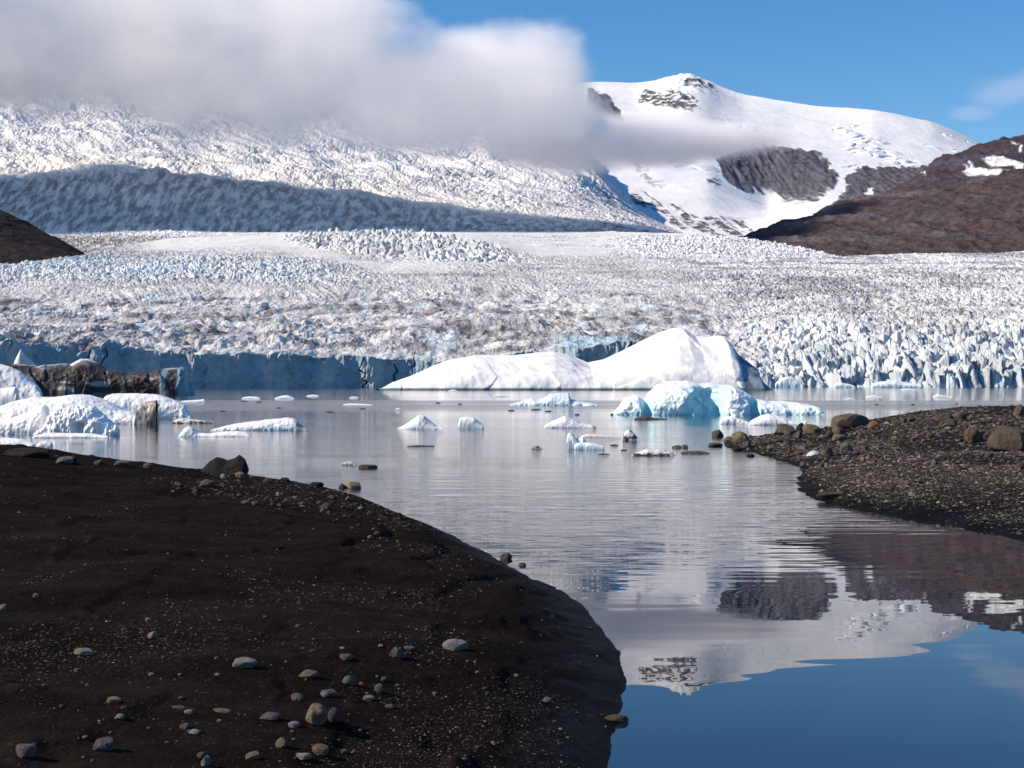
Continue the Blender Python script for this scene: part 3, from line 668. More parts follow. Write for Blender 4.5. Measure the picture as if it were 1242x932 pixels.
berg('ice_chunk', 'long thin cream ice floe lying left of the grey cone', [(704, 529), (712, 526.5), (730, 527), (738, 528), (752, 529.5)], 531, .4, .5, .06, 13, c_pale, 'ice chunk')
berg('ice_chunk', 'small pointed grey white ice cone at the end of the thin floe', [(755, 530), (759, 524), (763, 521), (768, 524), (772, 529), (775, 531)], 534.5, .8, .8, .08, 14, c_speck, 'ice chunk')
berg('ice_chunk', 'dirty low ice floe peppered with dark stones', [(766, 550), (776, 548), (784, 545), (800, 545), (812, 547), (816, 550)], 553, .5, .5, .08, 15, c_speck, 'ice chunk', freq=4)
berg('ice_chunk', 'thin grey sliver of ice beside the dirty floe', [(826, 548.5), (835, 547), (850, 547), (860, 549)], 550.5, .4, .6, .06, 16, lambda px, z, q, t, s: c_dirty(px - 40, z, q, t, s), 'ice chunk')
berg('ice_chunk', 'clear brownish splinter of ice above the thin grey sliver', [(815, 541.5), (822, 540), (826, 541), (832, 539), (834, 541)], 543.5, .5, .6, .2, 17, lambda px, z, q, t, s: c_dirty(px - 40, z, q, t, s), 'ice chunk', freq=4)
berg('ice_chunk', 'black ash covered floe at the left foot of the turquoise iceberg', [(769, 507.5), (777, 505.5), (786, 505), (793, 507), (808, 508)], 509.5, .6, .6, .1, 18, c_debris, 'ice chunk')
berg('ice_chunk', 'dark thin strip of floating ice in front of the cone', [(494, 541), (505, 540), (527, 540.5)], 541.8, .3, .6, .05, 19, c_debris, 'ice chunk')
berg('ice_chunk', 'grey stub of melting ice alone in the middle of the lake', [(644, 543.5), (648, 541), (653, 541), (657, 543.5)], 544.8, .7, .6, .1, 20, lambda px, z, q, t, s: c_dirty(px * 0 + 175, z, q, t, s), 'ice chunk')
berg('ice_chunk', 'glassy grey green ice lump off the tip of the beach', [(414, 562), (420, 560), (427, 559.5), (433, 562)], 564.6, .7, .6, .15, 21, lambda px, z, q, t, s: mixc(np.array([.2, .22, .19]), np.array([.6, .62, .58]), np.clip(.4 + 1.4 * fbm3(q * 4, 3, s), 0, 1)), 'ice chunk', freq=4)
# the anvil: a stem with a flared head standing on a low foot
an = berg('ice_chunk', 'white anvil shaped ice piece with a flared head before the turquoise iceberg', [(873, 511), (878, 506), (886, 505), (893, 507), (900, 509), (907, 512)], 514.5, .6, .6, .12, 22, c_white, 'ice chunk')
def add_head(parent, x, y0, y1, w0, w1, D, seed):
    n, m = 24, 28
    t = np.linspace(0, 1, n)[:, None]; a = np.linspace(0, 2 * np.pi, m)[None, :]
    r = (w0 * (1 - t) + w1 * t ** 2.2) * np.where(t > .86, np.sqrt(np.clip(1 - ((t - .86) / .145) ** 2, 0.0, 1)), 1)
    cx, cy, z0 = at(x, y0, D); z1 = at(x, y1, D)[2]
    P = np.stack([cx + r / F * D * np.cos(a) + .03 * t * np.ones_like(a), cy + .8 * r / F * D * np.sin(a), z0 + (z1 - z0) * t * np.ones_like(a)], -1)
    P[..., :2] += (.34 * (w0 / F * D) * np.stack([fbm3(P * 3.2 + seed, 4, seed), fbm3(P * 3.2 + 9, 4, seed)], -1))
    P[..., 2] += .13 * fbm3(P * 3.4, 4, seed + 4) * t
    me = grid_mesh('flared_head', P - np.array(parent.location), {'albedo': mixc(WHITE, ICE, np.clip(.2 + fbm3(P * 2, 3, seed), 0, .6))})
    o = link('flared_head', me, M['berg'], parent)
add_head(an, 891, 510, 497, 5.5, 8.0, dist_on_water(514.5) + .8, 3)
berg('iceberg', 'low bright white iceberg behind the tip of the gravel bank', [(907, 513), (915, 508), (925, 504), (932, 502), (942, 504), (952, 507), (958, 509.5), (967, 513)], 516, .6, .7, .07, 23, c_white)
berg('ice_chunk', 'white knob of ice peeping over the bank rocks', [(975, 512), (977, 510), (979, 512)], 516, .9, .6, .05, 24, c_white, 'ice chunk')
# the stranded group at the left
berg('iceberg', 'black ash striped iceberg with a squared end, at the left below the glacier wall',
     [(-40, 444), (0, 442), (20, 441), (40, 445), (56, 441), (75, 440), (86, 445), (100, 438), (114, 441), (130, 448), (146, 450), (158, 453), (170, 450), (186, 451), (200, 447), (212, 446), (226, 446), (229.5, 448), (231, 457), (233, 470)],
     479, .34, .40, .10, 30, c_ash, res=1.7, freq=1.9, facet=.9, fine=.6)
berg('iceberg', 'brownish white ice dome peeping over the black striped iceberg', [(78, 446), (88, 440), (98, 435), (106, 435), (116, 440), (126, 446), (134, 450)], 477.2, .6, .8, .08, 29, c_pale, facet=.2)
berg('iceberg', 'pinkish white ice spire rising behind the black striped iceberg', [(14, 452), (18, 440), (22, 430), (25, 423), (28, 430), (36, 437), (46, 446), (52, 450)], 477.8, .6, .8, .06, 31, c_pale, facet=.2)
berg('iceberg', 'white ribbed ice slab sloping right, left end of the stranded group', [(-60, 436), (-30, 437), (0, 442), (12, 445), (25, 451), (37, 460), (48, 468), (55, 476)], 480.2, .5, .9, .05, 32, c_rib)
berg('iceberg', 'smooth white ice knob in front of the ribbed slab', [(-22, 476), (-8, 470), (5, 471), (14, 469), (21, 470), (24, 478), (23, 485)], 490.5, .8, .6, .05, 33, c_white)
berg('iceberg', 'long white whale backed iceberg, biggest of the stranded white pieces', [(-40, 498), (0, 494), (12, 488), (24, 485), (42, 482), (58, 482.5), (71, 482), (83, 479.5), (94, 478.5), (106, 480), (118, 483), (134, 489), (150, 497), (165, 500), (176, 505)], 514.5, .55, .62, .07, 34, c_white, res=1.4)
berg('iceberg', 'white iceberg with an upturned horn, nearest the beach at the left', [(-40, 514), (-15, 512), (0, 509), (15, 507), (31, 501), (42, 495), (50, 491), (55, 491.5), (56, 500), (59, 511), (63, 519)], 527, .5, .6, .08, 35, c_white, res=1.5)
berg('iceberg', 'knobbly white iceberg with overhanging folds in front of the whale backed one', [(46, 525), (56, 518), (62, 508), (64, 500), (70, 493), (77, 490), (90, 491), (103, 491), (113, 494), (120, 500), (127, 506), (137, 513), (146, 518)], 528, .55, .55, .13, 36, c_white, res=1.6, freq=3.0, facet=.2, hollow=[(102, 9, .0, .45, .3)])
berg('iceberg', 'broad white iceberg with a flat back behind the brown block', [(127, 486), (131, 480), (136, 478), (155, 477.5), (178, 477.5), (192, 479), (202, 482), (210, 485), (219, 488.5), (226, 492), (231, 499), (236, 505)], 508.3, .5, .55, .06, 37, c_white, res=1.3)
berg('iceberg', 'brown grey dirt covered ice block leaning among the white icebergs', [(165, 503), (166, 494), (171, 489), (177, 487), (186, 485.5), (192, 486), (196, 490), (194, 498), (191, 506)], 515, .9, .62, .09, 38, c_dirty, res=2.5, facet=.3, fine=.3)
berg('ice_chunk', 'low speckled ice toe right of the brown block', [(211, 511), (217, 508), (225, 507), (235, 509), (248, 510.5), (260, 511.5)], 513.8, .5, .7, .08, 39, c_speck, 'ice chunk')
berg('ice_chunk', 'low white ice ledge lying along the beach at the left edge', [(-30, 533), (0, 531), (14, 532), (28, 533), (38, 536), (45, 539)], 543, .5, .5, .08, 40, c_white, 'ice chunk')
berg('ice_chunk', 'square grey white ice lump beside the low ledge', [(46, 539), (49, 536), (57, 535.5), (63, 537), (64, 541)], 546, .8, .45, .08, 41, c_pale, 'ice chunk')
berg('ice_chunk', 'thin white ice skirt lying before the knobbly iceberg', [(44, 528), (60, 525), (85, 525.5), (110, 526), (133, 529)], 531.5, .3, .5, .07, 42, c_white, 'ice chunk')
berg('iceberg', 'long low white iceberg with a blue grey streaked end, right of the stranded group', [(260, 521), (272, 517.5), (285, 514.5), (299, 512.5), (312, 511), (322, 509), (332, 508.3), (340, 508), (348, 506.5), (356, 508), (361, 510.5), (364, 515), (370, 518), (375, 520)], 522.5, .4, .65, .09, 43, lambda px, z, q, t, s: mixc(mixc(c_white(px, z, q, t, s), BLUE, smooth(.05, .4, fbm3(q * 3, 3, 4)) * smooth(320, 332, px) * smooth(355, 345, px) * .7), DIRT, smooth(359, 364, px) * .9))
berg('ice_chunk', 'small white ice peak with a flat tail in front of the long low iceberg', [(220, 527), (224, 520), (229, 517), (234, 519), (241, 525), (255, 526), (274, 523.5), (290, 523), (300, 525), (305, 528)], 530, .4, .7, .07, 44, c_white, 'ice chunk')
# floes scattered further out
berg('ice_chunk', 'flat white floe before the left end of the ice wall', [(294, 482.5), (302, 481), (310, 481.5), (316, 482.5)], 484, .5, .6, .08, 50, c_white, 'ice chunk')
berg('ice_chunk', 'small humped white floe below the ice wall', [(334, 483), (340, 480.5), (348, 479.5), (353, 481), (357, 483)], 484.2, .5, .7, .08, 51, c_blue, 'ice chunk')
berg('ice_chunk', 'thin white floe right of the small humped floe', [(372, 480), (380, 478.8), (387, 480)], 481, .5, .6, .05, 52, c_white, 'ice chunk')
berg('ice_chunk', 'bluish floe beside the squared end of the black iceberg', [(220, 486.5), (234, 485.5), (244, 485), (247, 483.5), (250, 486)], 488.5, .4, .6, .08, 53, c_blue, 'ice chunk')
berg('ice_chunk', 'faint white floe between the ice wall and the cone', [(424, 482), (430, 481), (435, 482)], 483, .5, .6, .05, 54, c_white, 'ice chunk')
berg('ice_chunk', 'thin line of broken ice left of the huge iceberg', [(417, 490.5), (424, 489.5), (440, 490), (452, 491)], 492, .3, .6, .1, 55, c_white, 'ice chunk', freq=5)
berg('ice_chunk', 'tiny white ice crumb above the cone', [(480, 496), (483, 495), (486, 496)], 497.6, .6, .6, .1, 56, c_white, 'ice chunk')
berg('ice_chunk', 'white crumb of ice at the waterline of the huge iceberg', [(544, 474), (550, 472.5), (555, 474)], 475, .5, .6, .05, 57, c_white, 'ice chunk')
berg('ice_chunk', 'grey blue floe between the huge iceberg and the pale low one', [(598, 480.5), (606, 479), (617, 480.5)], 481.5, .4, .6, .08, 58, c_blue, 'ice chunk')
berg('ice_chunk', 'white floe with a small peak off the right end of the lake', [(1131, 481), (1137, 478.5), (1143, 479.5), (1154, 481)], 482.2, .5, .7, .06, 59, c_white, 'ice chunk')
berg('ice_chunk', 'flat white floe left of the floe with a small peak', [(1050, 481), (1058, 479.6), (1070, 481)], 482, .5, .6, .05, 60, c_white, 'ice chunk')
berg('ice_chunk', 'faint bluish floe just above the gravel bank', [(1024, 484), (1030, 482.8), (1037, 484)], 485.2, .5, .6, .08, 61, c_blue, 'ice chunk')
berg('ice_chunk', 'long white floe close under the right glacier front', [(1092, 472.4), (1100, 471.5), (1112, 472.6)], 473.3, .4, .6, .05, 62, c_white, 'ice chunk')
berg('iceberg', 'bluish rounded iceberg against the glacier foot right of the huge one', [(940, 465), (946, 460), (954, 457), (962, 458), (970, 463), (973, 466)], 470.9, .5, .6, .10, 63, c_blue, facet=.2)
berg('iceberg', 'wide flat pale iceberg against the right glacier foot', [(1056, 466), (1068, 463), (1085, 461.5), (1100, 464), (1116, 467)], 470.9, .4, .6, .08, 64, c_blue)
berg('iceberg', 'small bluish iceberg between the two at the glacier foot', [(1012, 467), (1020, 464), (1030, 466), (1036, 468)], 470.9, .5, .6, .08, 65, c_blue)
# slivers of dark ice drifting, nothing tells them apart
for i, (sx, sy, sw) in enumerate([(296, 487, 9), (314, 488, 8), (338, 495, 6), (531, 489, 6), (558, 490.5, 5), (650, 497, 12), (665, 499, 8), (620, 498, 8), (700, 503, 6), (732, 551, 14), (745, 540, 10), (757, 546, 8), (1063, 491, 5), (1107, 491, 5), (1160, 490, 4), (440, 496, 8), (270, 499, 8), (400, 500, 10)]):
    berg('ice_sliver', 'dark thin sliver of ice floating flat on the lake', [(sx - sw / 2, sy - .3), (sx, sy - 1.0), (sx + sw / 2, sy - .3)], sy + .5, .4, .6, .1, 70 + i, c_debris, 'ice sliver', 'dark ice slivers drifting on the lake')

# ------------------------------------------------------------------ stones
import bmesh
def rock_mesh(name, seed, sub=3, cuts=9, flat=.35):
    bm = bmesh.new(); bmesh.ops.create_icosphere(bm, subdivisions=sub, radius=1)
    V = np.array([v.co[:] for v in bm.verts]); r = np.random.default_rng(seed)
    for k in range(cuts):
        n = r.normal(size=3); n[2] *= .8; n /= np.linalg.norm(n); d = r.uniform(.5, .86)
        e = np.clip(V @ n - d, 0, None); V = V - e[:, None] * n * .94
    V = V * .8 + .2 * V / np.linalg.norm(V, axis=1, keepdims=True) * .8
    V = V * (1 + .12 * fbm3(V * 1.7 + seed, 4, seed)[:, None])
    V[:, 2] = np.where(V[:, 2] < -flat, -flat + (V[:, 2] + flat) * .3, V[:, 2])
    lo, hi = V.min(0), V.max(0); V[:, :2] = (V[:, :2] - (lo[:2] + hi[:2]) / 2) / (hi[:2] - lo[:2]) * 2
    V[:, 2] = (V[:, 2] - lo[2]) / (hi[2] - lo[2])
    Fc = np.array([[v.index for v in f.verts] for f in bm.faces]); bm.free()
    me = raw_mesh(name, V, Fc, None, sub > 4 or seed % 3 == 0); me.materials.append(M['rock'])
    return me
ROCKS = [rock_mesh('stone', s, 4, 8 + s % 7, .3) for s in range(14)]
GREY = (.13, .124, .124); VIO = (.115, .104, .115); TAN = (.215, .165, .115); PALE = (.27, .24, .195); DARK = (.019, .016, .014); BRN = (.11, .082, .062); OLV = (.14, .12, .075); RED = (.26, .10, .065); MID = (.09, .078, .068); WHT = (.27, .262, .245)
def stone(x, yb, w, h, col, label, name='stone', v=None, group=None, dep=.8, rot=None, me=None, tilt=0):
    """a stone whose foot shows at photo pixel (x, yb), w and h photo pixels in size"""
    X, Y, z = (float(q[0]) for q in ray_ground([x], [yb - 1]))
    if math.isnan(X): return None
    m = me or ROCKS[(v if v is not None else random.randrange(14)) % 14]
    o = bpy.data.objects.new(name, m); COL.objects.link(o)
    s = Y / F
    o.scale = (w * s / 2, w * s / 2 * dep, h * s * 1.12)
    o.rotation_euler = (random.uniform(-.08, .08), tilt, random.uniform(0, 6.28) if rot is None else rot)
    if rot is None and (w / max(h, 1) > 1.5): o.rotation_euler.z = random.uniform(-.35, .35)
    z = max(z, -.02)
    o.location = (X, Y + w * s / 2 * dep * .6, z - h * s * .12)
    f = random.uniform(.74, .98); o.color = (col[0] * f, col[1] * f, col[2] * f, 1)
    return tag(o, label, 'boulder' if name == 'boulder' else 'stone', group)

B1 = rock_mesh('boulder', 51, 5, 8, .2)
def saddle_boulder():
    me = rock_mesh('boulder', 61, 5, 7, .2)
    n = len(me.vertices); V = np.empty(n * 3, np.float32); me.vertices.foreach_get('co', V); V = V.reshape(-1, 3)
    V[:, 2] *= ip(V[:, 0], [(-1, .55), (-.7, .72), (-.3, .8), (0.1, .66), (.3, .72), (.62, 1.08), (.85, 1.12), (1, .8)])
    V[:, 2] += .05 * fbm3(V.astype(float) * 4, 3, 4)
    me.vertices.foreach_set('co', V.ravel()); me.update(); return me
stone(270, 578, 59, 28, DARK, 'black two humped boulder with a raised right corner at the rim of the beach', 'boulder', me=saddle_boulder(), rot=0, dep=.7)
L = stone
L(29, 922, 28, 15, GREY, 'grey wedge shaped stone in the bottom left corner of the beach', v=1)
L(125, 914, 28, 16, VIO, 'smooth violet grey stone near the bottom edge of the beach', v=2, dep=.7)
L(100, 798, 24, 8, PALE, 'pale flat stone with a dark broken end on the left sand', v=3)
L(185, 777, 13, 8, PALE, 'single cream rounded stone on bare dark sand', v=4)
L(295, 813, 29, 11, WHT, 'whitish grey flattened stone left of the tan slab', v=5)
L(373, 824, 25, 8, TAN, 'tan flat slab lying right of the whitish grey stone', v=6)
L(360, 852, 17, 8, GREY, 'rounded grey stone just above the tan boulder', v=7)
L(382, 880, 34, 23, TAN, 'large tan boulder, biggest stone of the lower beach', 'boulder', v=8, dep=.75)
L(405, 880, 15, 18, MID, 'dark upright stone leaning against the tan boulder', v=9)
L(394, 847, 13, 6, PALE, 'pale sliver stone above and right of the tan boulder', v=10)
L(326, 877, 27, 9, GREY, 'speckled flat grey stone left of the tan boulder', v=11)
L(356, 886, 14, 7, WHT, 'small whitish stone below left of the tan boulder', v=12)
L(340, 909, 17, 12, TAN, 'tan lump of stone with a flat top near the bottom edge', v=13)
L(388, 922, 21, 13, TAN, 'round tan stone at the bottom edge below the boulder', v=0)
L(367, 923, 20, 7, WHT, 'flat whitish stone beside the round tan one', v=1)
L(306, 924, 18, 9, TAN, 'sandy coloured stone by the bottom edge', v=2)
L(249, 931, 12, 12, WHT, 'upright pale stone at the bottom edge of the beach', v=3)
L(245, 922, 14, 6, BRN, 'brown flat stone behind the upright pale one', v=4)
L(137, 856, 18, 8, TAN, 'tan oblong stone on the left part of the lower beach', v=5)
L(144, 875, 13, 6, PALE, 'cream oval stone below the tan oblong one', v=6)
L(269, 866, 25, 5, TAN, 'long narrow tan splinter of stone', v=7, dep=.3)
L(217, 864, 20, 4, GREY, 'long flat grey splinter of stone', v=8, dep=.4)
L(228, 869, 12, 5, PALE, 'small pale stone below the flat grey splinter', v=9)
L(224, 887, 14, 7, GREY, 'grey stone just above a flat pale flake', v=10)
L(235, 893, 15, 6, WHT, 'flat pale flake of stone below a grey one', v=11)
L(552, 791, 31, 13, WHT, 'whitish bean shaped stone alone on the smooth sand', v=12, dep=.6)
L(482, 801, 23, 13, GREY, 'blunt grey stone left of the bean shaped one', v=13)
L(496, 791, 14, 5, GREY, 'flat grey flake behind the blunt grey stone', v=0)
L(419, 802, 16, 7, GREY, 'low grey stone half sunk in the sand above the shard', v=1)
L(420, 833, 16, 13, GREY, 'tilted grey shard of stone', v=2, tilt=.5)
L(399, 847, 21, 7, GREY, 'flat grey stone above the tan boulder', v=3)
L(460, 842, 13, 10, GREY, 'knobbly grey stone standing on the sand right of the shard', v=4)
L(447, 853, 15, 6, WHT, 'pale flat stone below the knobbly grey one', v=5)
L(663, 854, 14, 7, TAN, 'orange tan stone near the water in the lower beach', v=6)
L(438, 832, 7, 3, RED, 'tiny orange red stone on the dark sand', v=7)
L(473, 861, 13, 5, GREY, 'low grey stone right of the pale flat one', v=8)
L(748, 879, 30, 9, OLV, 'flat pointed stone sticking out into the water', v=9, dep=.4, rot=.05)
L(614, 680, 15, 9, BRN, 'brown rounded stone at the bend of the shoreline', v=10)
L(633, 688, 10, 6, VIO, 'grey pink stone standing in the water by the shoreline bend', v=11)
L(429, 594, 20, 9, TAN, 'domed tan stone at the tip of the beach', v=3)
L(416, 594, 12, 7, MID, 'dark stone left of the domed tan one', v=13)
L(446, 569, 23, 5, BRN, 'flat brown stone awash off the tip of the beach', v=1, dep=.5)
L(78, 564, 23, 9, GREY, 'flat grey stone on the rim of the beach at the left', v=2)
L(88, 563, 12, 9, DARK, 'black stone against the flat grey one on the rim', v=3)
L(120, 565, 14, 6, MID, 'dark rounded stone on the rim of the beach', v=4)
L(147, 567, 19, 7, GREY, 'long grey stone on the rim of the beach', v=5)
L(178, 569, 10, 6, TAN, 'tan stone on the rim left of the black boulder', v=5)
L(30, 556, 62, 11, DARK, 'low black rock ledge on the beach rim at the left edge', 'boulder', me=B1, rot=0, dep=.4)
L(249, 592, 20, 9, BRN, 'brown round stone below the black boulder', v=6)
L(271, 582, 9, 6, PALE, 'pale stone tucked under the black boulder', v=7)
L(291, 581, 14, 7, TAN, 'tan stone under the right corner of the black boulder', v=8)
L(298, 614, 13, 5, OLV, 'olive flat stone among the gravel', v=9)
L(309, 614, 11, 5, BRN, 'brown flat stone touching the olive one', v=10)
L(395, 620, 17, 8, MID, 'grey brown stone at the upper end of the pebble trail', v=11)
L(337, 603, 7, 5, PALE, 'pale egg shaped stone among the gravel of the rim', v=12)
L(325, 587, 15, 6, BRN, 'reddish brown stone on the gravel rim right of the boulder', v=13)
L(345, 586, 13, 5, DARK, 'dark flat stone on the gravel rim right of the boulder', v=0)
L(384, 592, 16, 6, DARK, 'dark long stone on the gravel rim near the tip', v=1)
L(3, 742, 9, 8, PALE, 'pale stone cut by the left edge of the picture', v=2)
L(43, 726, 8, 5, PALE, 'cream pebble high on the bare left sand', v=3)
# right bank
L(871, 531, 15, 9, MID, 'dark peaked stone standing in the water off the gravel tip', v=4)
L(868, 543, 18, 5, MID, 'flat dark stone awash nearest the left of the gravel tip', v=5)
L(884, 537, 15, 7, OLV, 'low olive stone at the very tip of the gravel bank', v=6)
L(898, 537, 21, 12, OLV, 'mossy olive rounded stone on the gravel tip', v=7)
L(895, 548, 11, 5, DARK, 'dark stone standing in the water below the gravel tip', v=8)
L(911, 555, 10, 4, DARK, 'black stone at the waterline below the gravel tip', v=9)
L(906, 544, 9, 7, GREY, 'grey round stone on the gravel tip', v=10)
L(950, 529, 21, 14, BRN, 'brown boulder at the left of the boulder cluster', 'boulder', v=11)
L(958, 530, 14, 12, MID, 'grey brown boulder in the middle of the boulder cluster', 'boulder', v=12)
L(971, 526, 15, 12, DARK, 'black boulder on top of the boulder cluster', 'boulder', v=13)
L(985, 528, 22, 12, OLV, 'olive brown boulder at the right of the boulder cluster', 'boulder', v=0)
L(970, 533, 10, 8, MID, 'squared grey stone under the black boulder', v=1)
L(1034, 520, 48, 17, BRN, 'large low brown boulder with a sloping left side, by the red stone', 'boulder', me=B1, rot=3.1, dep=.6)
L(1060, 521, 13, 9, RED, 'red stone beside the large low boulder', v=2)
L(1019, 529, 18, 11, BRN, 'brown squared stone below the large low boulder', v=3)
L(1006, 532, 11, 8, MID, 'dark grey stone left of the brown squared one', v=4)
L(1018, 537, 17, 9, OLV, 'olive flat stone below the brown squared one', v=5)
L(1027, 551, 18, 12, VIO, 'blue grey stone in the middle of the gravel bank', v=6)
L(1005, 556, 13, 12, MID, 'dark greenish stone beside a scrap of ice', v=7)
L(1106, 514, 12, 8, MID, 'rounded dark stone on the crest of the gravel bank', v=8)
L(1096, 515, 9, 6, MID, 'small dark stone left of the rounded one on the crest', v=9)
L(1147, 514, 23, 12, MID, 'dark broad boulder on the crest of the gravel bank', 'boulder', v=10)
L(1154, 520, 20, 10, BRN, 'brown boulder in front of the dark broad one', 'boulder', v=11)
L(1166, 510, 16, 9, BRN, 'brown pointed boulder right of the dark broad one', 'boulder', v=12)
L(1237, 507, 16, 15, BRN, 'round brown boulder on the crest at the right edge', 'boulder', v=13)
L(1183, 538, 24, 19, BRN, 'wedge shaped boulder with a dark right face', 'boulder', v=0, rot=.6)
L(1231, 549, 54, 32, BRN, 'biggest brown boulder of the gravel bank, cut by the right edge', 'boulder', me=rock_mesh('boulder', 77, 5, 8, .25), rot=.4, dep=.8)
L(1238, 571, 13, 9, BRN, 'reddish brown stone below the biggest boulder', v=2)
L(1108, 603, 11, 5, PALE, 'pale flat stone low on the gravel bank', v=3)
L(1151, 523, 9, 4, PALE, 'pale flat stone before the brown boulder on the crest', v=4)
L(1010, 606, 40, 6, BRN, 'low reddish brown slab at the water edge of the gravel bank', v=5, dep=.3, rot=.1)
sc = stone(988, 555, 17, 7, (.7, .74, .78), 'scrap of white ice stranded on the gravel bank', 'ice_chunk', v=6); sc['category'] = 'ice chunk'

# smaller stones one can still count, left and right
def scatter(n, poly, wr, cols, label, group, sq=(.35, .7), seed=0):
    r = np.random.default_rng(seed); xs = []; ys = []
    px = [p[0] for p in poly]; py = [p[1] for p in poly]
    while len(xs) < n:
        x = r.uniform(min(px), max(px)); y = r.uniform(min(py), max(py))
        if inside_poly(np.array([x]), np.array([y]), poly)[0]: xs.append(x); ys.append(y)
    X, Y, z = ray_ground(xs, ys)
    for i in range(n):
        if math.isnan(X[i]) or z[i] < .01: continue
        w = wr[0] * (wr[1] / wr[0]) ** (r.random() ** 2.0); h = w * r.uniform(*sq); s = Y[i] / F
        o = bpy.data.objects.new('stone', ROCKS[r.integers(14)]); COL.objects.link(o)
        o.scale = (w * s / 2, w * s / 2 * r.uniform(.6, 1), h * s); o.rotation_euler = (r.uniform(-.1, .1), r.uniform(-.1, .1), r.uniform(0, 6.28))
        o.location = (X[i], Y[i], z[i] - h * s * .15)
        c = cols[r.integers(len(cols))]; f = r.uniform(.75, 1.1); o.color = (c[0] * f, c[1] * f, c[2] * f, 1)
        tag(o, label, 'stone', group)
scatter(64, [(0, 760), (300, 740), (480, 780), (640, 800), (700, 860), (690, 930), (0, 930)], (5, 10), [GREY, TAN, PALE, MID, GREY, MID, VIO], 'small loose stone on the dark sand of the lower beach', 'small stones on the lower beach', seed=1)
scatter(45, [(180, 584), (300, 592), (430, 606), (520, 680), (470, 665), (390, 625), (200, 600)], (5, 10), [GREY, TAN, MID, BRN, MID, PALE], 'small stone in the gravel rim and trail of the beach', 'small stones on the beach rim', seed=2)
scatter(95, [(900, 535), (1000, 522), (1120, 514), (1242, 510), (1242, 560), (1100, 570), (990, 575), (940, 550)], (5, 11), [MID, BRN, GREY, BRN, MID, TAN, OLV], 'small rough stone on the upper gravel bank', 'small stones on the gravel bank', (.45, .8), seed=3)

# ------------------------------------------------------------------ gravel: nobody could count it
def gravel(name, label, n, poly, wr, cols, seed, mask_pow=1.0, floor=.0):
    r = np.random.default_rng(seed)
    px = np.array([p[0] for p in poly]); py = np.array([p[1] for p in poly])
    x = r.uniform(px.min(), px.max(), n * 3); y = r.uniform(py.min(), py.max(), n * 3)
    k = inside_poly(x, y, poly); x, y = x[k][:n], y[k][:n]
    X, Y, z = ray_ground(x, y)
    ok = ~np.isnan(X); X, Y, z = X[ok], Y[ok], z[ok]
    _, dl, dr = ground_z(X, Y, False)
    m = gravel_mask(X, Y, dl, dr) ** mask_pow
    ok = (r.random(len(X)) < np.maximum(m, floor)) & (z > .0); X, Y, z = X[ok], Y[ok], z[ok]; N = len(X)
    base = np.array([(0, 0, 1), (1, 0, 0), (.31, .95, 0), (-.81, .59, 0), (-.81, -.59, 0), (.31, -.95, 0), (0, 0, -1), (.62, .45, .6), (-.3, .8, .55)])[:7]
    fc = np.array([(0, 1, 2), (0, 2, 3), (0, 3, 4), (0, 4, 5), (0, 5, 1), (6, 2, 1), (6, 3, 2), (6, 4, 3), (6, 5, 4), (6, 1, 5)])
    w = wr[0] * (wr[1] / wr[0]) ** (r.random(N) ** 2.8) * np.maximum(Y, 7) / F / 2
    V = base[None] * (1 + r.uniform(-.3, .3, (N, 7, 1)))
    a = r.uniform(0, 6.28, N); c, s = np.cos(a), np.sin(a); fl = r.uniform(.45, .95, N)
    vx = V[..., 0] * 1.25; vy = V[..., 1] * .85; tl = r.normal(0, .3, (N, 1))
    vz = V[..., 2] * fl[:, None] * .8 + vx * tl * .4
    out = np.stack([X[:, None] + w[:, None] * (vx * c[:, None] - vy * s[:, None]), Y[:, None] + w[:, None] * (vx * s[:, None] + vy * c[:, None]), z[:, None] + w[:, None] * (vz + .12)], -1)
    Fc = (fc[None] + (np.arange(N) * 7)[:, None, None]).reshape(-1, 3)
    cc = np.array(cols)[r.integers(len(cols), size=N)] * r.uniform(.4, 1.15, (N, 1))
    me = raw_mesh(name, out.reshape(-1, 3), Fc, {'albedo': np.repeat(cc, 7, 0)}, False)
    tag(link(name, me, M['pebble']), label, None, None, 'stuff')
gc = [tuple(1.0 * v for v in c) for c in [(.05, .042, .037), (.07, .058, .05), (.10, .085, .07), (.035, .03, .028), (.14, .12, .095), (.09, .066, .05), (.20, .17, .13), (.05, .045, .042)]]
gravel('gravel', 'grey brown gravel covering the right bank', 62000, [(860, 550), (900, 520), (1300, 480), (1300, 670), (1100, 640), (960, 600)], (1.7, 7.5), gc, 21)
gravel('gravel', 'scattered pebbles and gravel on the dark beach', 120000, [(-40, 540), (200, 560), (440, 596), (620, 680), (760, 800), (760, 935), (-40, 935)], (.9, 4.4), [(.038, .03, .026), (.055, .044, .038), (.09, .073, .061), (.028, .022, .02), (.13, .108, .085), (.17, .145, .112), (.045, .037, .033), (.085, .062, .049)], 22, 1.6, .025)

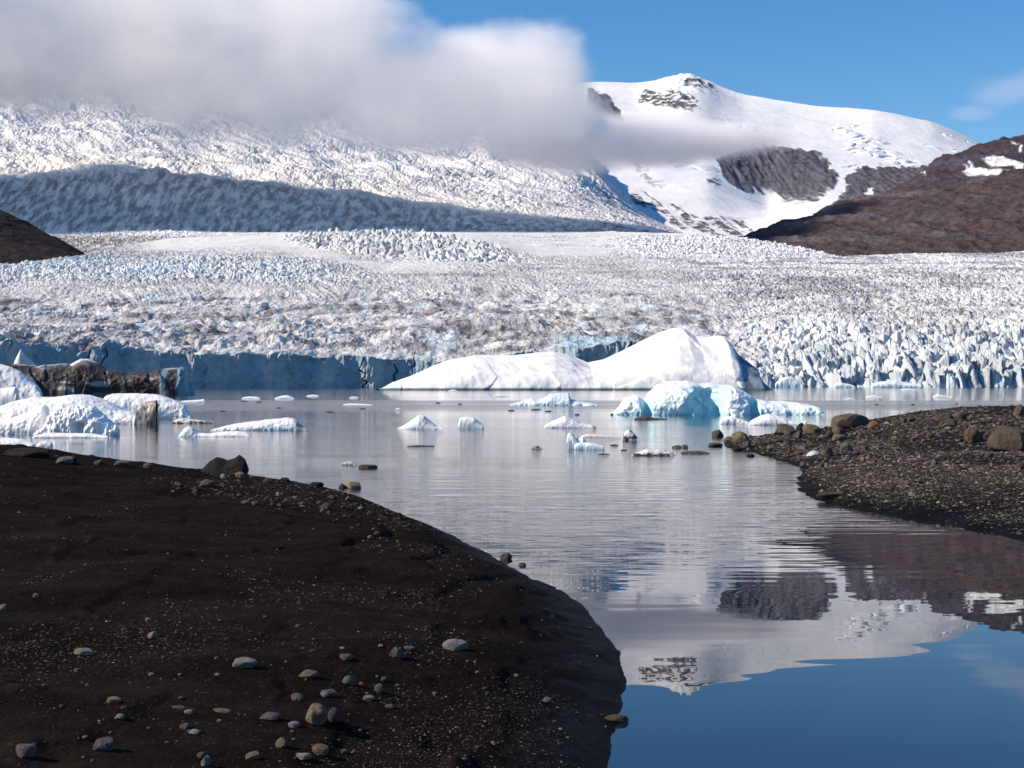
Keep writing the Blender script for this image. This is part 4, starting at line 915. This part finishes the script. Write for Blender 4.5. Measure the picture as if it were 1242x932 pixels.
# ------------------------------------------------------------------ clouds
SUN_AZ, SUN_EL = math.radians(-96), math.radians(34)      # azimuth from +Y, negative to the left
def make_cloud(name, label, blobs, dens, nscale, namp, seed, soft=.5):
    """blobs: (photo x, photo y, distance, radius x px, radius y px, depth m). A lumpy closed hull filled with uneven vapour"""
    bs = []
    for x, y, d, rx, ry, dp in blobs:
        bs.append((at(x, y, d), (rx / F * d, dp, ry / F * d)))
    lo = np.min([np.array(c) - np.array(r) * (1.1 + .4 * namp) for c, r in bs], 0); hi = np.max([np.array(c) + np.array(r) * (1.1 + .4 * namp) for c, r in bs], 0)
    V = [(x, y, z) for x in (lo[0], hi[0]) for y in (lo[1], hi[1]) for z in (lo[2], hi[2])]
    me = raw_mesh(name, V, [(0, 1, 3, 2), (4, 6, 7, 5), (0, 4, 5, 1), (2, 3, 7, 6), (0, 2, 6, 4), (1, 5, 7, 3)], None, False)
    t = NT(name + '_vapour'); co = t.n('ShaderNodeNewGeometry').outputs['Position']
    v = None
    for c, r in bs:
        q = t.n('ShaderNodeVectorMath', {0: co, 1: c}, operation='SUBTRACT').outputs[0]
        q = t.n('ShaderNodeVectorMath', {0: q, 1: r}, operation='DIVIDE').outputs[0]
        l = t.math('SUBTRACT', 1.0, t.n('ShaderNodeVectorMath', {0: q}, operation='LENGTH').outputs['Value'])
        v = l if v is None else t.math('SMOOTH_MAX', v, l, .15)
    n = t.noise(t.n('ShaderNodeMapping', {'Vector': co, 'Location': (seed, seed, 0), 'Scale': (1, 1, 1.5)}).outputs[0], nscale, 6, .62)
    v = t.math('ADD', v, t.math('MULTIPLY', t.math('SUBTRACT', n.outputs[0], .5), namp))
    dn = t.math('MULTIPLY', t.ramp(v, 0.0, soft), dens)
    vol = t.n('ShaderNodeVolumePrincipled', {'Color': (.978, .970, .974, 1), 'Density': dn, 'Anisotropy': .0})
    t.l(vol.outputs[0], t.out.inputs['Volume'])
    o = link(name, me, t.m)
    return tag(o, label, None, None, 'stuff')
CLOUD = True
if CLOUD:
    make_cloud('cloud_bank', 'large grey white cloud bank hiding the top of the icefall', [
        (60, 44, 3975, 430, 110, 240), (300, 72, 3975, 270, 120, 250), (500, 118, 3975, 185, 78, 230), (640, 118, 3975, 92, 94, 230), (690, 150, 3975, 60, 50, 180), (575, 95, 3975, 110, 66, 200), (-300, 30, 3975, 380, 130, 280), (-260, -130, 3975, 260, 110, 280)],  # last blob lies out of view, added to shade the bank's top left
        .016, .0036, 1.1, 31.7, .55)
    make_cloud('cloud_wisp', 'pale lilac cloud streamer drifting across the shoulder of the mountain', [(690, 172, 4180, 120, 46, 170), (780, 172, 4180, 125, 36, 150), (870, 172, 4180, 95, 26, 120)], .020, .0050, .9, 12.3, .5)
    make_cloud('cloud_wisp', 'small pinkish grey cloud wisp in the blue sky at the right edge', [(1262, 106, 8000, 85, 28, 260), (1180, 138, 8000, 40, 13, 160), (1215, 118, 8000, 45, 18, 160)], .0010, .0030, 1.3, 52.3, .6)

# ------------------------------------------------------------------ sky, sun, camera
def build_world():
    w = bpy.data.worlds.new('World'); S.world = w; w.use_nodes = True; nt = w.node_tree; nt.nodes.clear()
    out = nt.nodes.new('ShaderNodeOutputWorld'); bg = nt.nodes.new('ShaderNodeBackground'); sky = nt.nodes.new('ShaderNodeTexSky')
    sky.sky_type = 'NISHITA'; sky.sun_disc = False; sky.sun_elevation = SUN_EL; sky.sun_rotation = SUN_AZ
    sky.altitude = 0; sky.air_density = 1.0; sky.dust_density = .1; sky.ozone_density = 3.0
    bg.inputs['Strength'].default_value = .105
    hs = nt.nodes.new('ShaderNodeHueSaturation'); hs.inputs['Saturation'].default_value = 1.34; hs.inputs['Hue'].default_value = .504; hs.inputs['Value'].default_value = 1.0
    nt.links.new(sky.outputs[0], hs.inputs['Color']); nt.links.new(hs.outputs[0], bg.inputs['Color']); nt.links.new(bg.outputs[0], out.inputs['Surface'])
build_world()
sd = bpy.data.lights.new('sun', 'SUN'); sd.energy = 5.0; sd.angle = math.radians(.5); sd.color = (1, .855, .69)
so = bpy.data.objects.new('sun', sd); COL.objects.link(so)
dirv = Vector((math.sin(SUN_AZ) * math.cos(SUN_EL), math.cos(SUN_AZ) * math.cos(SUN_EL), math.sin(SUN_EL)))
so.rotation_euler = dirv.to_track_quat('Z', 'Y').to_euler(); so.location = dirv * 200

cd = bpy.data.cameras.new('camera'); cam = bpy.data.objects.new('camera', cd); COL.objects.link(cam)
cd.sensor_width = 36; cd.lens = 36 * F / 1242; cd.clip_start = .3; cd.clip_end = 40000
cam.location = (0, 0, EYE); cam.rotation_euler = (math.pi / 2, 0, 0)
S.camera = cam
S.view_settings.view_transform = 'Standard'; S.view_settings.look = 'None'; S.view_settings.exposure = .45; S.view_settings.gamma = 1
S.view_settings.use_curve_mapping = False
cy = S.cycles
cy.max_bounces = 24; cy.diffuse_bounces = 3; cy.glossy_bounces = 3; cy.volume_bounces = 20; cy.volume_max_steps = 96; cy.volume_step_rate = 1.0
